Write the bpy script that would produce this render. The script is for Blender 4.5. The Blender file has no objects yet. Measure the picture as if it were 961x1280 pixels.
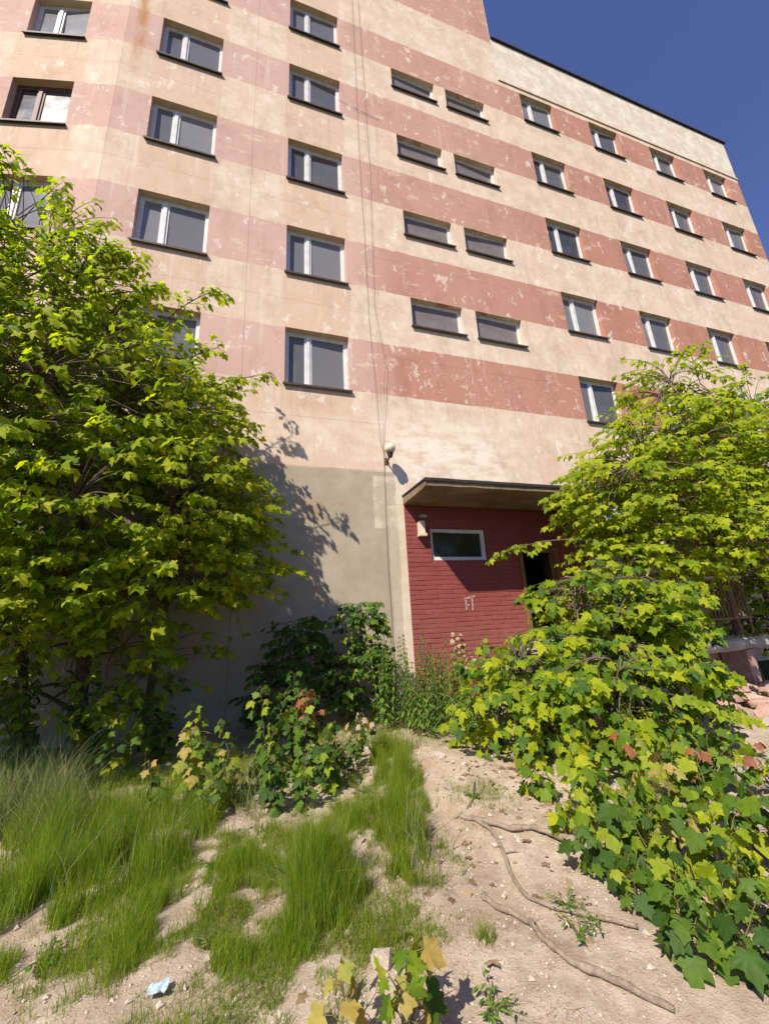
import bpy, math, random
import numpy as np
from mathutils import Vector, Matrix, noise

# ------------------------------------------------------------------ camera, sky, sun, exposure
scene = bpy.context.scene
COL = scene.collection
rng = np.random.default_rng(7)
random.seed(7)

yaw, pitch, roll = math.radians(18.364), math.radians(15.359), math.radians(-3.1517)
CAM = Vector((0.0, 0.0, 1.6))
fwd = Vector((math.sin(yaw) * math.cos(pitch), math.cos(yaw) * math.cos(pitch), math.sin(pitch)))
rgt = fwd.cross(Vector((0, 0, 1))).normalized()
upv = rgt.cross(fwd)
R_ = math.cos(roll) * rgt + math.sin(roll) * upv
U_ = -math.sin(roll) * rgt + math.cos(roll) * upv
cam = bpy.data.cameras.new("camera")
cam.sensor_fit = 'HORIZONTAL'
cam.sensor_width = 36.0
cam.lens = 496.52 / 961.0 * 36.0
cam.clip_start = 0.05
cam.clip_end = 3000
cam_o = bpy.data.objects.new("camera", cam)
COL.objects.link(cam_o)
m3 = Matrix((R_, U_, -fwd)).transposed()
cam_o.matrix_world = Matrix.Translation(CAM) @ m3.to_4x4()
scene.camera = cam_o

SUN = Vector((1.42, 1.30, -2.0)).normalized()          # the way the light travels
world = bpy.data.worlds.new("World")
scene.world = world
world.use_nodes = True
wn = world.node_tree
sky = wn.nodes.new("ShaderNodeTexSky")
sky.sky_type = 'NISHITA'
sky.sun_disc = False
sky.sun_elevation = math.asin(-SUN.z)
sky.sun_rotation = math.atan2(-SUN.x, -SUN.y)
sky.altitude = 300
sky.air_density = 1.0
sky.dust_density = 0.2
sky.ozone_density = 6.0
wb = wn.nodes.new("ShaderNodeMix"); wb.data_type = 'RGBA'; wb.blend_type = 'MULTIPLY'      # white balance of the whole sky
wb.inputs[0].default_value = 1.0; wb.inputs[7].default_value = (1.12, 0.93, 1.17, 1.0)
wn.links.new(sky.outputs[0], wb.inputs[6])
wn.links.new(wb.outputs[2], wn.nodes["Background"].inputs[0])
wn.nodes["Background"].inputs[1].default_value = 0.09
sun = bpy.data.lights.new("sun", 'SUN')
sun.energy = 5.0
sun.angle = math.radians(0.53)
sun.color = (1.0, 0.93, 0.82)
sun_o = bpy.data.objects.new("sun", sun)
sun_o.rotation_euler = SUN.to_track_quat('-Z', 'Y').to_euler()
sun_o.location = (-20, -20, 40)
COL.objects.link(sun_o)
scene.view_settings.view_transform = 'Standard'
scene.view_settings.look = 'None'
scene.view_settings.exposure = 0.55
scene.view_settings.gamma = 1.0
scene.render.engine = 'CYCLES'
scene.cycles.max_bounces = 5
scene.cycles.diffuse_bounces = 3
scene.cycles.transparent_max_bounces = 4

# ------------------------------------------------------------------ helpers
def tag(o, label=None, cat=None, group=None, kind=None):
    if label: o["label"] = label
    if cat: o["category"] = cat
    if group: o["group"] = group
    if kind: o["kind"] = kind
    return o

def empty(name, loc, label=None, cat=None, group=None):
    o = bpy.data.objects.new(name, None)
    o.empty_display_size = 0.2
    o.location = loc
    COL.objects.link(o)
    return tag(o, label, cat, group)

def put(name, me, parent=None, loc=(0, 0, 0), mat=None):
    o = bpy.data.objects.new(name, me)
    COL.objects.link(o)
    o.location = loc
    if mat is not None and not me.materials:
        me.materials.append(mat)
    if parent is not None:
        o.parent = parent
    return o

def world_off(parent):
    return (-parent.location.x, -parent.location.y, -parent.location.z)

class MB:
    """collects shapes for ONE mesh"""
    def __init__(s): s.v = []; s.f = []
    def add(s, v, f):
        n = len(s.v); s.v += [tuple(p) for p in v]; s.f += [tuple(i + n for i in q) for q in f]; return s
    def box(s, x0, x1, y0, y1, z0, z1):
        return s.add([(x0,y0,z0),(x1,y0,z0),(x1,y1,z0),(x0,y1,z0),(x0,y0,z1),(x1,y0,z1),(x1,y1,z1),(x0,y1,z1)],
                     [(0,3,2,1),(4,5,6,7),(0,1,5,4),(1,2,6,5),(2,3,7,6),(3,0,4,7)])
    def tube(s, pts, rad, n=6, cap=True):
        pts = [Vector(p) for p in pts]
        if not hasattr(rad, '__len__'): rad = [rad] * len(pts)
        base = len(s.v); L = len(pts)
        ref = Vector((0.31, 0.87, 0.38))
        for i, p in enumerate(pts):
            t = (pts[min(i + 1, L - 1)] - pts[max(i - 1, 0)])
            t = t.normalized() if t.length > 1e-9 else Vector((0, 0, 1))
            a = t.cross(ref)
            if a.length < 1e-3: a = t.cross(Vector((1, 0, 0)))
            a.normalize(); b = t.cross(a)
            for k in range(n):
                an = 2 * math.pi * k / n
                s.v.append(tuple(p + float(rad[i]) * (math.cos(an) * a + math.sin(an) * b)))
        for i in range(L - 1):
            for k in range(n):
                k2 = (k + 1) % n
                s.f.append((base + i*n + k, base + i*n + k2, base + (i+1)*n + k2, base + (i+1)*n + k))
        if cap:
            s.f.append(tuple(base + k for k in range(n))[::-1])
            s.f.append(tuple(base + (L-1)*n + k for k in range(n)))
        return s
    def mesh(s, name, mat, smooth=False):
        me = bpy.data.meshes.new(name)
        me.from_pydata(s.v, [], s.f)
        if mat is not None: me.materials.append(mat)
        if smooth: me.shade_smooth()
        me.update()
        return me
    def build(s, name, mat, parent=None, loc=None, smooth=False):
        me = s.mesh(name, mat, smooth)
        if loc is None: loc = world_off(parent) if parent is not None else (0, 0, 0)
        return put(name, me, parent, loc)

def tri_mesh(name, V, F, mat, smooth=False):
    """fast mesh from numpy arrays of vertices and triangles"""
    me = bpy.data.meshes.new(name)
    V = np.ascontiguousarray(V, dtype=np.float32); F = np.ascontiguousarray(F, dtype=np.int32)
    me.vertices.add(len(V)); me.vertices.foreach_set("co", V.ravel())
    k = F.shape[1]
    me.loops.add(F.size); me.loops.foreach_set("vertex_index", F.ravel())
    me.polygons.add(len(F))
    me.polygons.foreach_set("loop_start", np.arange(0, F.size, k, dtype=np.int32))
    me.polygons.foreach_set("loop_total", np.full(len(F), k, dtype=np.int32))
    if smooth: me.polygons.foreach_set("use_smooth", np.ones(len(F), dtype=bool))
    me.materials.append(mat)
    me.update(calc_edges=True)
    return me

# ---- node helper
class NT:
    def __init__(s, name):
        s.m = bpy.data.materials.new(name); s.m.use_nodes = True
        s.t = s.m.node_tree; s.t.nodes.clear()
        s.out = s.t.nodes.new("ShaderNodeOutputMaterial")
    def n(s, typ, ins=None, **kw):
        x = s.t.nodes.new("ShaderNode" + typ)
        for k, v in kw.items(): setattr(x, k, v)
        for k, v in (ins or {}).items():
            sock = x.inputs[k]
            if isinstance(v, bpy.types.NodeSocket): s.t.links.new(v, sock)
            else: sock.default_value = v
        return x
    def math(s, op, a, b=0.0, c=0.0, clamp=False):
        x = s.n("Math", {0: a, 1: b, 2: c}, operation=op); x.use_clamp = clamp; return x.outputs[0]
    def step(s, v, lo, hi):   # smooth 0..1 between lo and hi
        return s.n("MapRange", {0: v, 1: lo, 2: hi, 3: 0.0, 4: 1.0}, interpolation_type='SMOOTHSTEP').outputs[0]
    def band(s, v, lo, hi, e):
        return s.math('MULTIPLY', s.step(v, lo - e, lo + e), s.math('SUBTRACT', 1.0, s.step(v, hi - e, hi + e)))
    def noise(s, vec, scale, detail=4, rough=0.55, out=0):
        return s.n("TexNoise", {"Vector": vec, "Scale": scale, "Detail": detail, "Roughness": rough}).outputs[out]
    def mix(s, f, a, b, blend='MIX'):
        x = s.n("Mix", None, data_type='RGBA', blend_type=blend)
        for i, v in ((0, f), (6, a), (7, b)):
            if isinstance(v, bpy.types.NodeSocket): s.t.links.new(v, x.inputs[i])
            else: x.inputs[i].default_value = v if i == 0 else (tuple(v) + (1.0,) if len(v) == 3 else v)
        return x.outputs[2]
    def scale(s, vec, sc):
        return s.n("Mapping", {"Vector": vec, "Scale": sc}).outputs[0]
    def obj(s): return s.n("TexCoord").outputs["Object"]
    def pos(s): return s.n("NewGeometry").outputs["Position"]
    def bump(s, h, strength=0.3, dist=0.02):
        return s.n("Bump", {"Height": h, "Strength": strength, "Distance": dist}).outputs[0]
    def pbr(s, col, rough=0.8, normal=None, spec=0.3, metal=0.0):
        ins = {"Base Color": col if isinstance(col, bpy.types.NodeSocket) else tuple(col) + (1.0,),
               "Roughness": rough, "Specular IOR Level": spec, "Metallic": metal}
        if normal is not None: ins["Normal"] = normal
        p = s.n("BsdfPrincipled", ins)
        s.t.links.new(p.outputs[0], s.out.inputs[0])
        return s.m

def mat_simple(name, c1, c2, scale=6.0, rough=0.8, bump=0.25, spec=0.3, metal=0.0, dist=0.01):
    t = NT(name); v = t.obj()
    n = t.noise(v, scale, 6, 0.65); n2 = t.noise(v, scale * 7, 3)
    f = t.step(t.math('MULTIPLY_ADD', n2, 0.3, t.math('MULTIPLY', n, 0.8)), 0.35, 0.75)
    return t.pbr(t.mix(f, c1, c2), rough, t.bump(n2, bump, dist), spec, metal)

def leaf_mat(name, cols, trans=0.45, rough=0.58, tcol=(1.3, 1.4, 0.5), spec=0.2):
    t = NT(name)
    r = t.math('FRACT', t.math('ADD', t.n("NewGeometry").outputs["Random Per Island"],
                               t.n("ObjectInfo").outputs["Random"]))
    ramp = t.n("ValToRGB", {0: r})
    el = ramp.color_ramp.elements
    while len(el) < len(cols): el.new(0.5)
    for i, c in enumerate(cols):
        el[i].position = i / max(1, len(cols) - 1) if len(cols) > 1 else 0
        el[i].color = tuple(c) + (1.0,)
    sp = t.noise(t.pos(), 28.0, 3)
    col = t.mix(t.step(sp, 0.35, 0.75), t.mix(0.22, ramp.outputs[0], (0.02, 0.03, 0.005)), ramp.outputs[0])
    sp2 = t.noise(t.pos(), 60.0, 5, 0.7); sp3 = t.noise(t.pos(), 9.0, 2)
    col = t.mix(t.math('MULTIPLY', t.step(sp2, 0.60, 0.70), 0.45), col, (0.20, 0.14, 0.04))
    col = t.mix(t.math('MULTIPLY', t.step(sp3, 0.45, 0.70), 0.30), col, t.mix(1.0, col, (1.35, 1.15, 1.0), 'MULTIPLY'))
    p = t.n("BsdfPrincipled", {"Base Color": col, "Roughness": rough, "Specular IOR Level": spec})
    tc = t.mix(1.0, col, tcol, 'MULTIPLY')
    tr = t.n("BsdfTranslucent", {"Color": tc})
    mx = t.n("MixShader", {0: trans, 1: p.outputs[0], 2: tr.outputs[0]})
    t.t.links.new(mx.outputs[0], t.out.inputs[0])
    return t.m

# ------------------------------------------------------------------ materials of the house
Z1, ST, WH, WW = 19.95, 3.088, 1.47, 1.50      # top window row, storey height, window height and width
BENDX, BENDA = -3.6, math.radians(12.5)
FY = 8.0
COLX = {2: -2.07, 3: 1.225, 4: 9.70, 5: 12.98, 6: 16.26, 7: 19.54}

def facade_material():
    t = NT("facade_plaster"); v = t.obj()
    s = t.n("SeparateXYZ", {0: v}); x, z = s.outputs[0], s.outputs[2]
    nb = t.noise(v, 0.55, 5, 0.6); nm = t.noise(v, 2.3, 6, 0.65); nf = t.noise(v, 14.0, 5, 0.7); nvf = t.noise(v, 90, 3)
    # wobble the painted edges a little
    zw = t.math('ADD', z, t.math('MULTIPLY', t.math('SUBTRACT', nm, 0.5), 0.10))
    # painted bands repeat each storey
    k = t.math('FRACT', t.math('DIVIDE', t.math('ADD', t.math('SUBTRACT', zw, Z1 - WH / 2), 40 * ST), ST))
    pk = t.math('SUBTRACT', 1.0, t.step(k, 0.468, 0.476))
    pk = t.math('MULTIPLY', pk, t.step(zw, 6.6, 6.64))
    hi = t.math('SUBTRACT', 1.0, t.step(zw, 20.78, 20.81))
    pk = t.math('MULTIPLY', pk, hi)
    tower = t.math('MULTIPLY', t.step(zw, 23.0, 23.04), t.math('MULTIPLY', t.step(x, 2.6, 2.7), t.math('SUBTRACT', 1.0, t.step(x, 8.2, 8.3))))
    pk = t.math('MAXIMUM', pk, tower)
    right = t.step(x, 3.0, 12.0)
    pink_l = t.mix(nb, (0.525, 0.325, 0.262), (0.60, 0.41, 0.338))
    pink_m = t.mix(nb, (0.445, 0.235, 0.170), (0.545, 0.33, 0.252))
    pink_r = t.mix(nb, (0.385, 0.175, 0.118), (0.475, 0.25, 0.178))
    pink = t.mix(t.step(x, 1.6, 3.6), pink_l, t.mix(t.step(x, 6, 11.0), pink_m, pink_r))
    # lower rows of the stair bay are stronger red
    pink = t.mix(t.math('MULTIPLY', t.math('SUBTRACT', 1.0, t.step(z, 7.0, 17.0)), t.math('MULTIPLY', t.step(x, 2.5, 3.5), 0.55)), pink, (0.42, 0.185, 0.12))
    cream = t.mix(t.step(nm, 0.35, 0.7), (0.61, 0.465, 0.335), (0.71, 0.58, 0.445))
    cream = t.mix(t.math('MULTIPLY', t.step(nb, 0.4, 0.7), 0.45), cream, (0.66, 0.455, 0.33))
    # tan weathered fields under the windows
    tan = None
    for cx in (COLX[2], COLX[3], -5.16):
        b = t.band(t.math('ADD', x, t.math('MULTIPLY', t.math('SUBTRACT', nm, .5), .25)), cx - 0.83, cx + 0.83, 0.05)
        tan = b if tan is None else t.math('MAXIMUM', tan, b)
    tan = t.math('MULTIPLY', tan, t.step(z, 6.0, 6.3))
    cream = t.mix(t.math('MULTIPLY', tan, 0.8), cream, t.mix(nm, (0.57, 0.39, 0.26), (0.65, 0.48, 0.34)))
    col = t.mix(pk, cream, pink)
    # pale flaking: small islands in the paint
    fl = t.n("TexNoise", {"Vector": t.scale(v, (1.0, 1.0, 1.9)), "Scale": 7.5, "Detail": 7, "Roughness": 0.80}).outputs[0]
    area = t.step(t.math('ADD', t.noise(v, 1.1, 5, 0.65), t.math('MULTIPLY', t.math('MULTIPLY', t.band(z, 6.9, 7.9, .3), t.band(x, 3.6, 8.2, .8)), .19)), 0.56, 0.70)
    flm = t.math('MULTIPLY', t.step(fl, 0.575, 0.60), area)
    col = t.mix(t.math('MULTIPLY', flm, 0.75), col, (0.76, 0.63, 0.50))
    # old cement patches
    cp = t.math('MULTIPLY', t.step(t.noise(t.scale(v, (1, 1, 2.2)), 1.3, 6, 0.72), 0.60, 0.63), 0.45)
    col = t.mix(cp, col, (0.70, 0.55, 0.40))
    # water streaks
    st = t.noise(t.scale(v, (3.2, 3.2, 0.10)), 1.6, 5, 0.6)
    col = t.mix(t.math('MULTIPLY', t.step(st, 0.55, 0.78), 0.30), col, (0.40, 0.27, 0.17))
    st2 = t.noise(t.scale(v, (2.2, 2.2, 0.13)), 2.1, 4, 0.6)
    col = t.mix(t.math('MULTIPLY', t.step(st2, 0.58, 0.75), 0.35), col, (0.78, 0.66, 0.52))
    # drips below the sills
    dr = t.noise(t.scale(v, (7, 7, 0.25)), 1.5, 5, 0.65)
    col = t.mix(t.math('MULTIPLY', t.math('MULTIPLY', t.step(dr, 0.50, 0.72), t.step(k, 0.62, 1.0)), 0.42), col, (0.36, 0.24, 0.16))
    # washed-out lime bloom above the entrance and here and there
    bl = t.math('MULTIPLY', t.math('MULTIPLY', t.band(x, 2.6, 6.2, .9), t.band(z, 4.3, 6.2, .6)), t.step(t.noise(t.scale(v, (1, 1, 2.6)), 1.6, 6, 0.72), 0.40, 0.58))
    bl = t.math('MAXIMUM', bl, t.math('MULTIPLY', t.step(t.noise(t.scale(v, (1.6, 1, 1)), 1.9, 6, 0.74), 0.585, 0.63), 0.7))
    col = t.mix(t.math('MULTIPLY', bl, 0.75), col, (0.80, 0.72, 0.60))
    # soot and general blotching
    gr = t.noise(t.scale(v, (1, 1, 0.6)), 1.4, 6, 0.75)
    col = t.mix(t.math('MULTIPLY', t.step(gr, 0.48, 0.70), 0.38), col, t.mix(1.0, col, (0.62, 0.55, 0.50), 'MULTIPLY'))
    # hairline cracks
    vc = t.n("TexVoronoi", {"Vector": t.n("Mapping", {"Vector": t.math('ADD', 0, 0), "Scale": (1, 1, 1)}).outputs[0], "Scale": 0.5}, feature='DISTANCE_TO_EDGE')
    wv = t.n("VectorMath", {0: v, 1: t.n("VectorMath", {0: t.noise(v, 2.5, 6, 0.7, 1), "Scale": 0.9}, operation='SCALE').outputs[0]}, operation='ADD').outputs[0]
    t.t.links.new(wv, vc.inputs["Vector"])
    ck = t.math('MULTIPLY', t.math('SUBTRACT', 1.0, t.step(vc.outputs[0], 0.004, 0.012)), t.step(t.noise(v, 0.7, 2), 0.56, 0.64))
    col = t.mix(t.math('MULTIPLY', ck, 0.22), col, (0.22, 0.14, 0.10))
    # rust run from the gutter beside the bend
    rx = t.math('ADD', x, t.math('MULTIPLY', t.math('SUBTRACT', nf, .5), .18))
    rb = t.math('MULTIPLY', t.band(rx, -3.40, -3.18, 0.10), t.band(z, 15.6, 21.5, 1.4))
    rb = t.math('MULTIPLY', rb, t.step(t.noise(t.scale(v, (2, 2, 0.5)), 2.0, 3), 0.30, 0.6))
    col = t.mix(t.math('MULTIPLY', rb, 0.85), col, (0.42, 0.19, 0.05))
    # parapet: bare pale render, pitted
    pr = t.math('MULTIPLY', t.step(zw, 20.97, 21.0), t.step(x, 8.0, 8.1))
    prc = t.mix(t.step(nm, 0.4, 0.65), (0.60, 0.51, 0.385), (0.73, 0.655, 0.52))
    prc = t.mix(t.math('MULTIPLY', t.step(t.noise(v, 3.2, 8, .75), 0.56, 0.66), 0.6), prc, (0.44, 0.36, 0.28))
    col = t.mix(pr, col, prc)
    # ground storey: bare grey-green cement left of the entrance
    zc = t.math('ADD', z, t.math('MULTIPLY', t.math('SUBTRACT', nb, .5), .10))
    cm = t.math('MULTIPLY', t.math('SUBTRACT', 1.0, t.step(zc, 4.86, 4.90)), t.math('SUBTRACT', 1.0, t.step(t.math('ADD', x, t.math('MULTIPLY', nm, .12)), 2.98, 3.03)))
    cmc = t.mix(t.step(nm, 0.3, 0.75), (0.355, 0.295, 0.212), (0.43, 0.365, 0.272))
    blot = t.math('MULTIPLY', t.math('MULTIPLY', t.band(x, 0.95, 1.95, .3), t.band(z, 3.65, 4.2, .2)), t.step(nm, 0.40, 0.6))
    cmc = t.mix(t.math('MULTIPLY', blot, 0.75), cmc, (0.33, 0.20, 0.12))
    col = t.mix(cm, col, cmc)
    pl = t.math('MULTIPLY', t.band(x, 2.42, 3.2, .02), t.band(z, 3.55, 4.75, .02))
    pl2 = t.math('MULTIPLY', t.band(x, 2.72, 3.2, .02), t.band(z, -0.5, 4.0, .05))
    col = t.mix(t.math('MULTIPLY', t.math('MAXIMUM', t.math('MULTIPLY', pl, t.math('MULTIPLY_ADD', t.step(nm, .4, .6), .6, .4)), t.math('MULTIPLY', pl2, .45)), t.math('MULTIPLY_ADD', t.step(nf, .35, .65), .4, .5)), col, (0.66, 0.57, 0.44))
    # fine pits
    col = t.mix(t.math('MULTIPLY', t.step(nf, 0.66, 0.74), 0.35), col, (0.30, 0.19, 0.13))
    h = t.math('ADD', t.math('MULTIPLY', nf, 0.5), t.math('ADD', t.math('MULTIPLY', nvf, 0.2), t.math('MULTIPLY', flm, -0.5)))
    return t.pbr(col, 0.92, t.bump(h, 0.45, 0.02), 0.15)

M = {}
M['facade'] = facade_material()
M['white_frame'] = mat_simple("white_frame", (0.55, 0.53, 0.50), (0.70, 0.69, 0.66), 5, 0.5, 0.05, 0.4)
M['brown_frame'] = mat_simple("brown_frame", (0.12, 0.06, 0.045), (0.18, 0.09, 0.06), 6, 0.6, 0.1)
M['sill'] = mat_simple("sill_metal", (0.045, 0.028, 0.025), (0.09, 0.055, 0.045), 7, 0.6, 0.15)
M['seal'] = mat_simple("black_felt", (0.02, 0.018, 0.018), (0.05, 0.042, 0.04), 9, 0.9, 0.4)
def glass_material():
    t = NT("dusty_glass"); v = t.obj()
    d = t.noise(v, 1.7, 5, 0.6); d2 = t.noise(t.scale(v, (6, 6, 1)), 2.5, 4)
    r = t.n("ObjectInfo").outputs["Random"]
    base = t.mix(r, (0.04, 0.042, 0.046), (0.23, 0.225, 0.22))
    base = t.mix(t.math('MULTIPLY', t.step(t.math('MULTIPLY', t.math('ADD', d, d2), .5), 0.45, 0.7), 0.45), base, (0.17, 0.165, 0.16))
    return t.pbr(base, t.math('MULTIPLY_ADD', d, 0.12, 0.04), t.bump(d, 0.03, 0.02), 0.5)
M['glass'] = glass_material()
M['dark_glass'] = mat_simple('dark_glass', (0.012, 0.012, 0.013), (0.03, 0.03, 0.03), 2.0, 0.12, 0.02, 0.5)
def concrete_material(name, c1, c2):
    t = NT(name); v = t.obj()
    n = t.noise(v, 1.8, 7, 0.65); n2 = t.noise(v, 18, 5, 0.7)
    c = t.mix(t.step(n, 0.35, 0.7), c1, c2)
    c = t.mix(t.math('MULTIPLY', t.step(n2, 0.55, 0.72), 0.6), c, tuple(q * 0.5 for q in c1))
    return t.pbr(c, 0.95, t.bump(n2, 0.6, 0.02), 0.15)
M['concrete'] = concrete_material("weathered_concrete", (0.30, 0.27, 0.22), (0.46, 0.42, 0.35))
M['canopy'] = concrete_material("canopy_concrete", (0.17, 0.12, 0.075), (0.30, 0.225, 0.15))
def brick_material():
    t = NT("red_painted_brick"); v = t.obj()
    r = t.n("ObjectInfo").outputs["Random"]
    n = t.noise(v, 3.5, 6, 0.65); n2 = t.noise(v, 30, 5, 0.7)
    c = t.mix(n, (0.225, 0.054, 0.047), (0.29, 0.080, 0.068))
    c = t.mix(t.math('MULTIPLY', r, 0.35), c, (0.19, 0.030, 0.030))
    c = t.mix(t.math('MULTIPLY', t.step(t.noise(v, 9, 8, .75), 0.60, 0.66), 0.55), c, (0.40, 0.20, 0.17))
    zz = t.n('SeparateXYZ', {0: v}).outputs[2]
    c = t.mix(t.math('MULTIPLY', t.math('SUBTRACT', 1.0, t.step(zz, 0.6, 2.2)), t.math('MULTIPLY', n, 0.7)), c, (0.26, 0.13, 0.10))
    return t.pbr(c, 0.72, t.bump(n2, 0.5, 0.012), 0.25)
M['brick'] = brick_material()
M['mortar'] = mat_simple("painted_mortar", (0.19, 0.042, 0.038), (0.25, 0.06, 0.052), 8, 0.9, 0.4)
M['rubble'] = mat_simple("broken_red_brick", (0.33, 0.19, 0.145), (0.50, 0.35, 0.28), 6, 0.95, 0.6)
M['wood'] = mat_simple("worn_wood", (0.17, 0.075, 0.03), (0.28, 0.14, 0.06), 5, 0.75, 0.3)
M['dark'] = mat_simple("dark_interior", (0.012, 0.010, 0.010), (0.03, 0.024, 0.02), 3, 0.9, 0.1)
M['cable'] = mat_simple("black_cable", (0.09, 0.07, 0.06), (0.14, 0.11, 0.09), 10, 0.6, 0.1)
M['rust'] = mat_simple("rusty_steel", (0.10, 0.055, 0.035), (0.22, 0.13, 0.085), 9, 0.85, 0.5)
M['lampglass'] = mat_simple("cream_lamp_glass", (0.62, 0.52, 0.38), (0.72, 0.62, 0.47), 6, 0.35, 0.05, 0.5)

# ------------------------------------------------------------------ ground
def gh(x, y):
    p = Vector((x * 0.55, y * 0.55, 0.3))
    h = 0.055 * noise.noise(p) + 0.035 * noise.noise(p * 2.7) + 0.022 * noise.noise(p * 7.0) + 0.010 * noise.noise(p * 17.0)
    d = math.hypot(x, y - 4)
    if d < 14:
        h += 0.008 * noise.noise(Vector((x * 14, y * 14, 1)))
    h += 0.10 * math.exp(-((x - 2.1) ** 2 / 0.5 + (y - 4.6) ** 2 / 0.8))
    h -= 0.03 * math.exp(-((x - 1.45) ** 2 / 0.06))* (1 if y < 3.8 else 0.3)
    k = min(1.0, max(0.0, (14 - d) / 5))
    return h * k

def spread(lo, hi, step, far, grow=1.35):
    mid = list(np.arange(lo, hi + 1e-6, step)); a = []; d = step; p = lo
    while p > -far: d *= grow; p -= d; a.append(p)
    b = []; d = step; p = hi
    while p < far: d *= grow; p += d; b.append(p)
    return a[::-1] + mid + b

def ground_material():
    t = NT("sandy_soil"); v = t.obj()
    n1 = t.noise(v, 0.9, 5, 0.6); n2 = t.noise(v, 6.0, 6, 0.68); n3 = t.noise(v, 45, 5, 0.75); n4 = t.noise(v, 220, 3)
    c = t.mix(t.step(n2, 0.3, 0.72), (0.37, 0.285, 0.205), (0.53, 0.43, 0.335))
    c = t.mix(t.math('MULTIPLY', t.step(n1, 0.45, 0.7), 0.5), c, (0.43, 0.31, 0.20))
    c = t.mix(t.math('MULTIPLY', t.step(n3, 0.52, 0.68), 0.6), c, (0.22, 0.145, 0.085))
    n5 = t.noise(v, 2.2, 9, 0.75)
    c = t.mix(t.math('MULTIPLY', t.step(n5, 0.50, 0.66), 0.55), c, (0.25, 0.17, 0.105))
    c = t.mix(t.math('MULTIPLY', t.step(n4, 0.60, 0.72), 0.5), c, (0.62, 0.53, 0.42))
    # away from the sandy clearing dark turf is added to cut bounced light
    sx = t.n("SeparateXYZ", {0: v})
    dd = t.n("VectorMath", {0: v, 1: (2.4, 3.6, 0.0)}, operation='DISTANCE').outputs["Value"]
    dd = t.math('ADD', dd, t.math('MULTIPLY', n1, 2.0))
    c = t.mix(t.step(dd, 6.2, 7.8), c, t.mix(n2, (0.035, 0.05, 0.015), (0.085, 0.09, 0.035)))
    vo = t.n("TexVoronoi", {"Vector": v, "Scale": 55.0, "Randomness": 1.0})
    peb = t.math('SUBTRACT', 1.0, t.step(vo.outputs["Distance"], 0.10, 0.38))
    h = t.math('ADD', t.math('MULTIPLY', n3, 0.8), t.math('MULTIPLY', peb, 0.15))
    h = t.math('ADD', h, t.math('MULTIPLY', n4, 0.25))
    return t.pbr(c, 0.97, t.bump(h, 0.75, 0.022), 0.1)
M['soil'] = ground_material()
xs = spread(-5.0, 7.0, 0.055, 500); ys = spread(0.9, 8.2, 0.055, 500)
gv = np.array([(x, y, gh(x, y)) for y in ys for x in xs])
nx = len(xs)
gf = np.array([(j * nx + i, j * nx + i + 1, (j + 1) * nx + i + 1, (j + 1) * nx + i) for j in range(len(ys) - 1) for i in range(nx - 1)])
tag(put("ground", tri_mesh("ground", gv, gf, M['soil'], True)), "bare sandy soil ground strewn with clods and roots", "ground", kind='structure')

# ------------------------------------------------------------------ the apartment building
B = empty("apartment_building", (8.5, FY, 0.0), "weathered panel building with pink and cream painted bands", "building")
OFF = world_off(B)

def frame_main(s, d, z): return (s, FY + d, z)                     # s = world x, d = depth into the wall
def frame_wing(s, d, z):                                          # s negative, measured along the wing from the bend
    c, sn = math.cos(BENDA), math.sin(BENDA)
    return (BENDX + s * c + d * sn, FY - s * sn + d * c, z)

def panel(fr, s0, s1, z0, z1, holes=(), depth=0.32, name="wall_panel", g=0.0022, back=0.44, x_tag=None):
    s0 += g; s1 -= g; z0 += g; z1 -= g
    S = sorted({s0, s1, *[h[0] for h in holes], *[h[1] for h in holes]})
    Zs = sorted({z0, z1, *[h[2] for h in holes], *[h[3] for h in holes]})
    mb = MB(); idx = {}
    def vid(s, d, z):
        k = (round(s, 4), round(d, 4), round(z, 4))
        if k not in idx: idx[k] = len(mb.v); mb.v.append(fr(s, d, z))
        return idx[k]
    for i in range(len(S) - 1):
        for j in range(len(Zs) - 1):
            cs, cz = (S[i] + S[i+1]) / 2, (Zs[j] + Zs[j+1]) / 2
            if any(h[0] < cs < h[1] and h[2] < cz < h[3] for h in holes): continue
            mb.f.append((vid(S[i], 0, Zs[j]), vid(S[i+1], 0, Zs[j]), vid(S[i+1], 0, Zs[j+1]), vid(S[i], 0, Zs[j+1])))
    for h in holes:
        a, b, c, d = (h[0], h[2]), (h[1], h[2]), (h[1], h[3]), (h[0], h[3])
        for p, q in ((a, b), (b, c), (c, d), (d, a)):
            mb.f.append((vid(p[0], 0, p[1]), vid(p[0], depth, p[1]), vid(q[0], depth, q[1]), vid(q[0], 0, q[1])))
    a, b, c, d = (s0, z0), (s1, z0), (s1, z1), (s0, z1)
    for p, q in ((a, b), (b, c), (c, d), (d, a)):
        mb.f.append((vid(p[0], 0, p[1]), vid(q[0], 0, q[1]), vid(q[0], back, q[1]), vid(p[0], back, p[1])))
    return mb.build(name, M['facade'], B, OFF)

def zc(r): return Z1 - (r - 1) * ST
def hole(cx, r, w=WW, h=WH): return (cx - w/2, cx + w/2, zc(r) - h/2, zc(r) + h/2)
SZ1, SH, SW, SX = 18.76, 0.897, 1.543, (4.49, 6.455)
rows_edges = [20.95] + [zc(r) - ST / 2 for r in range(1, 7)]
WINGC = -1.62
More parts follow.
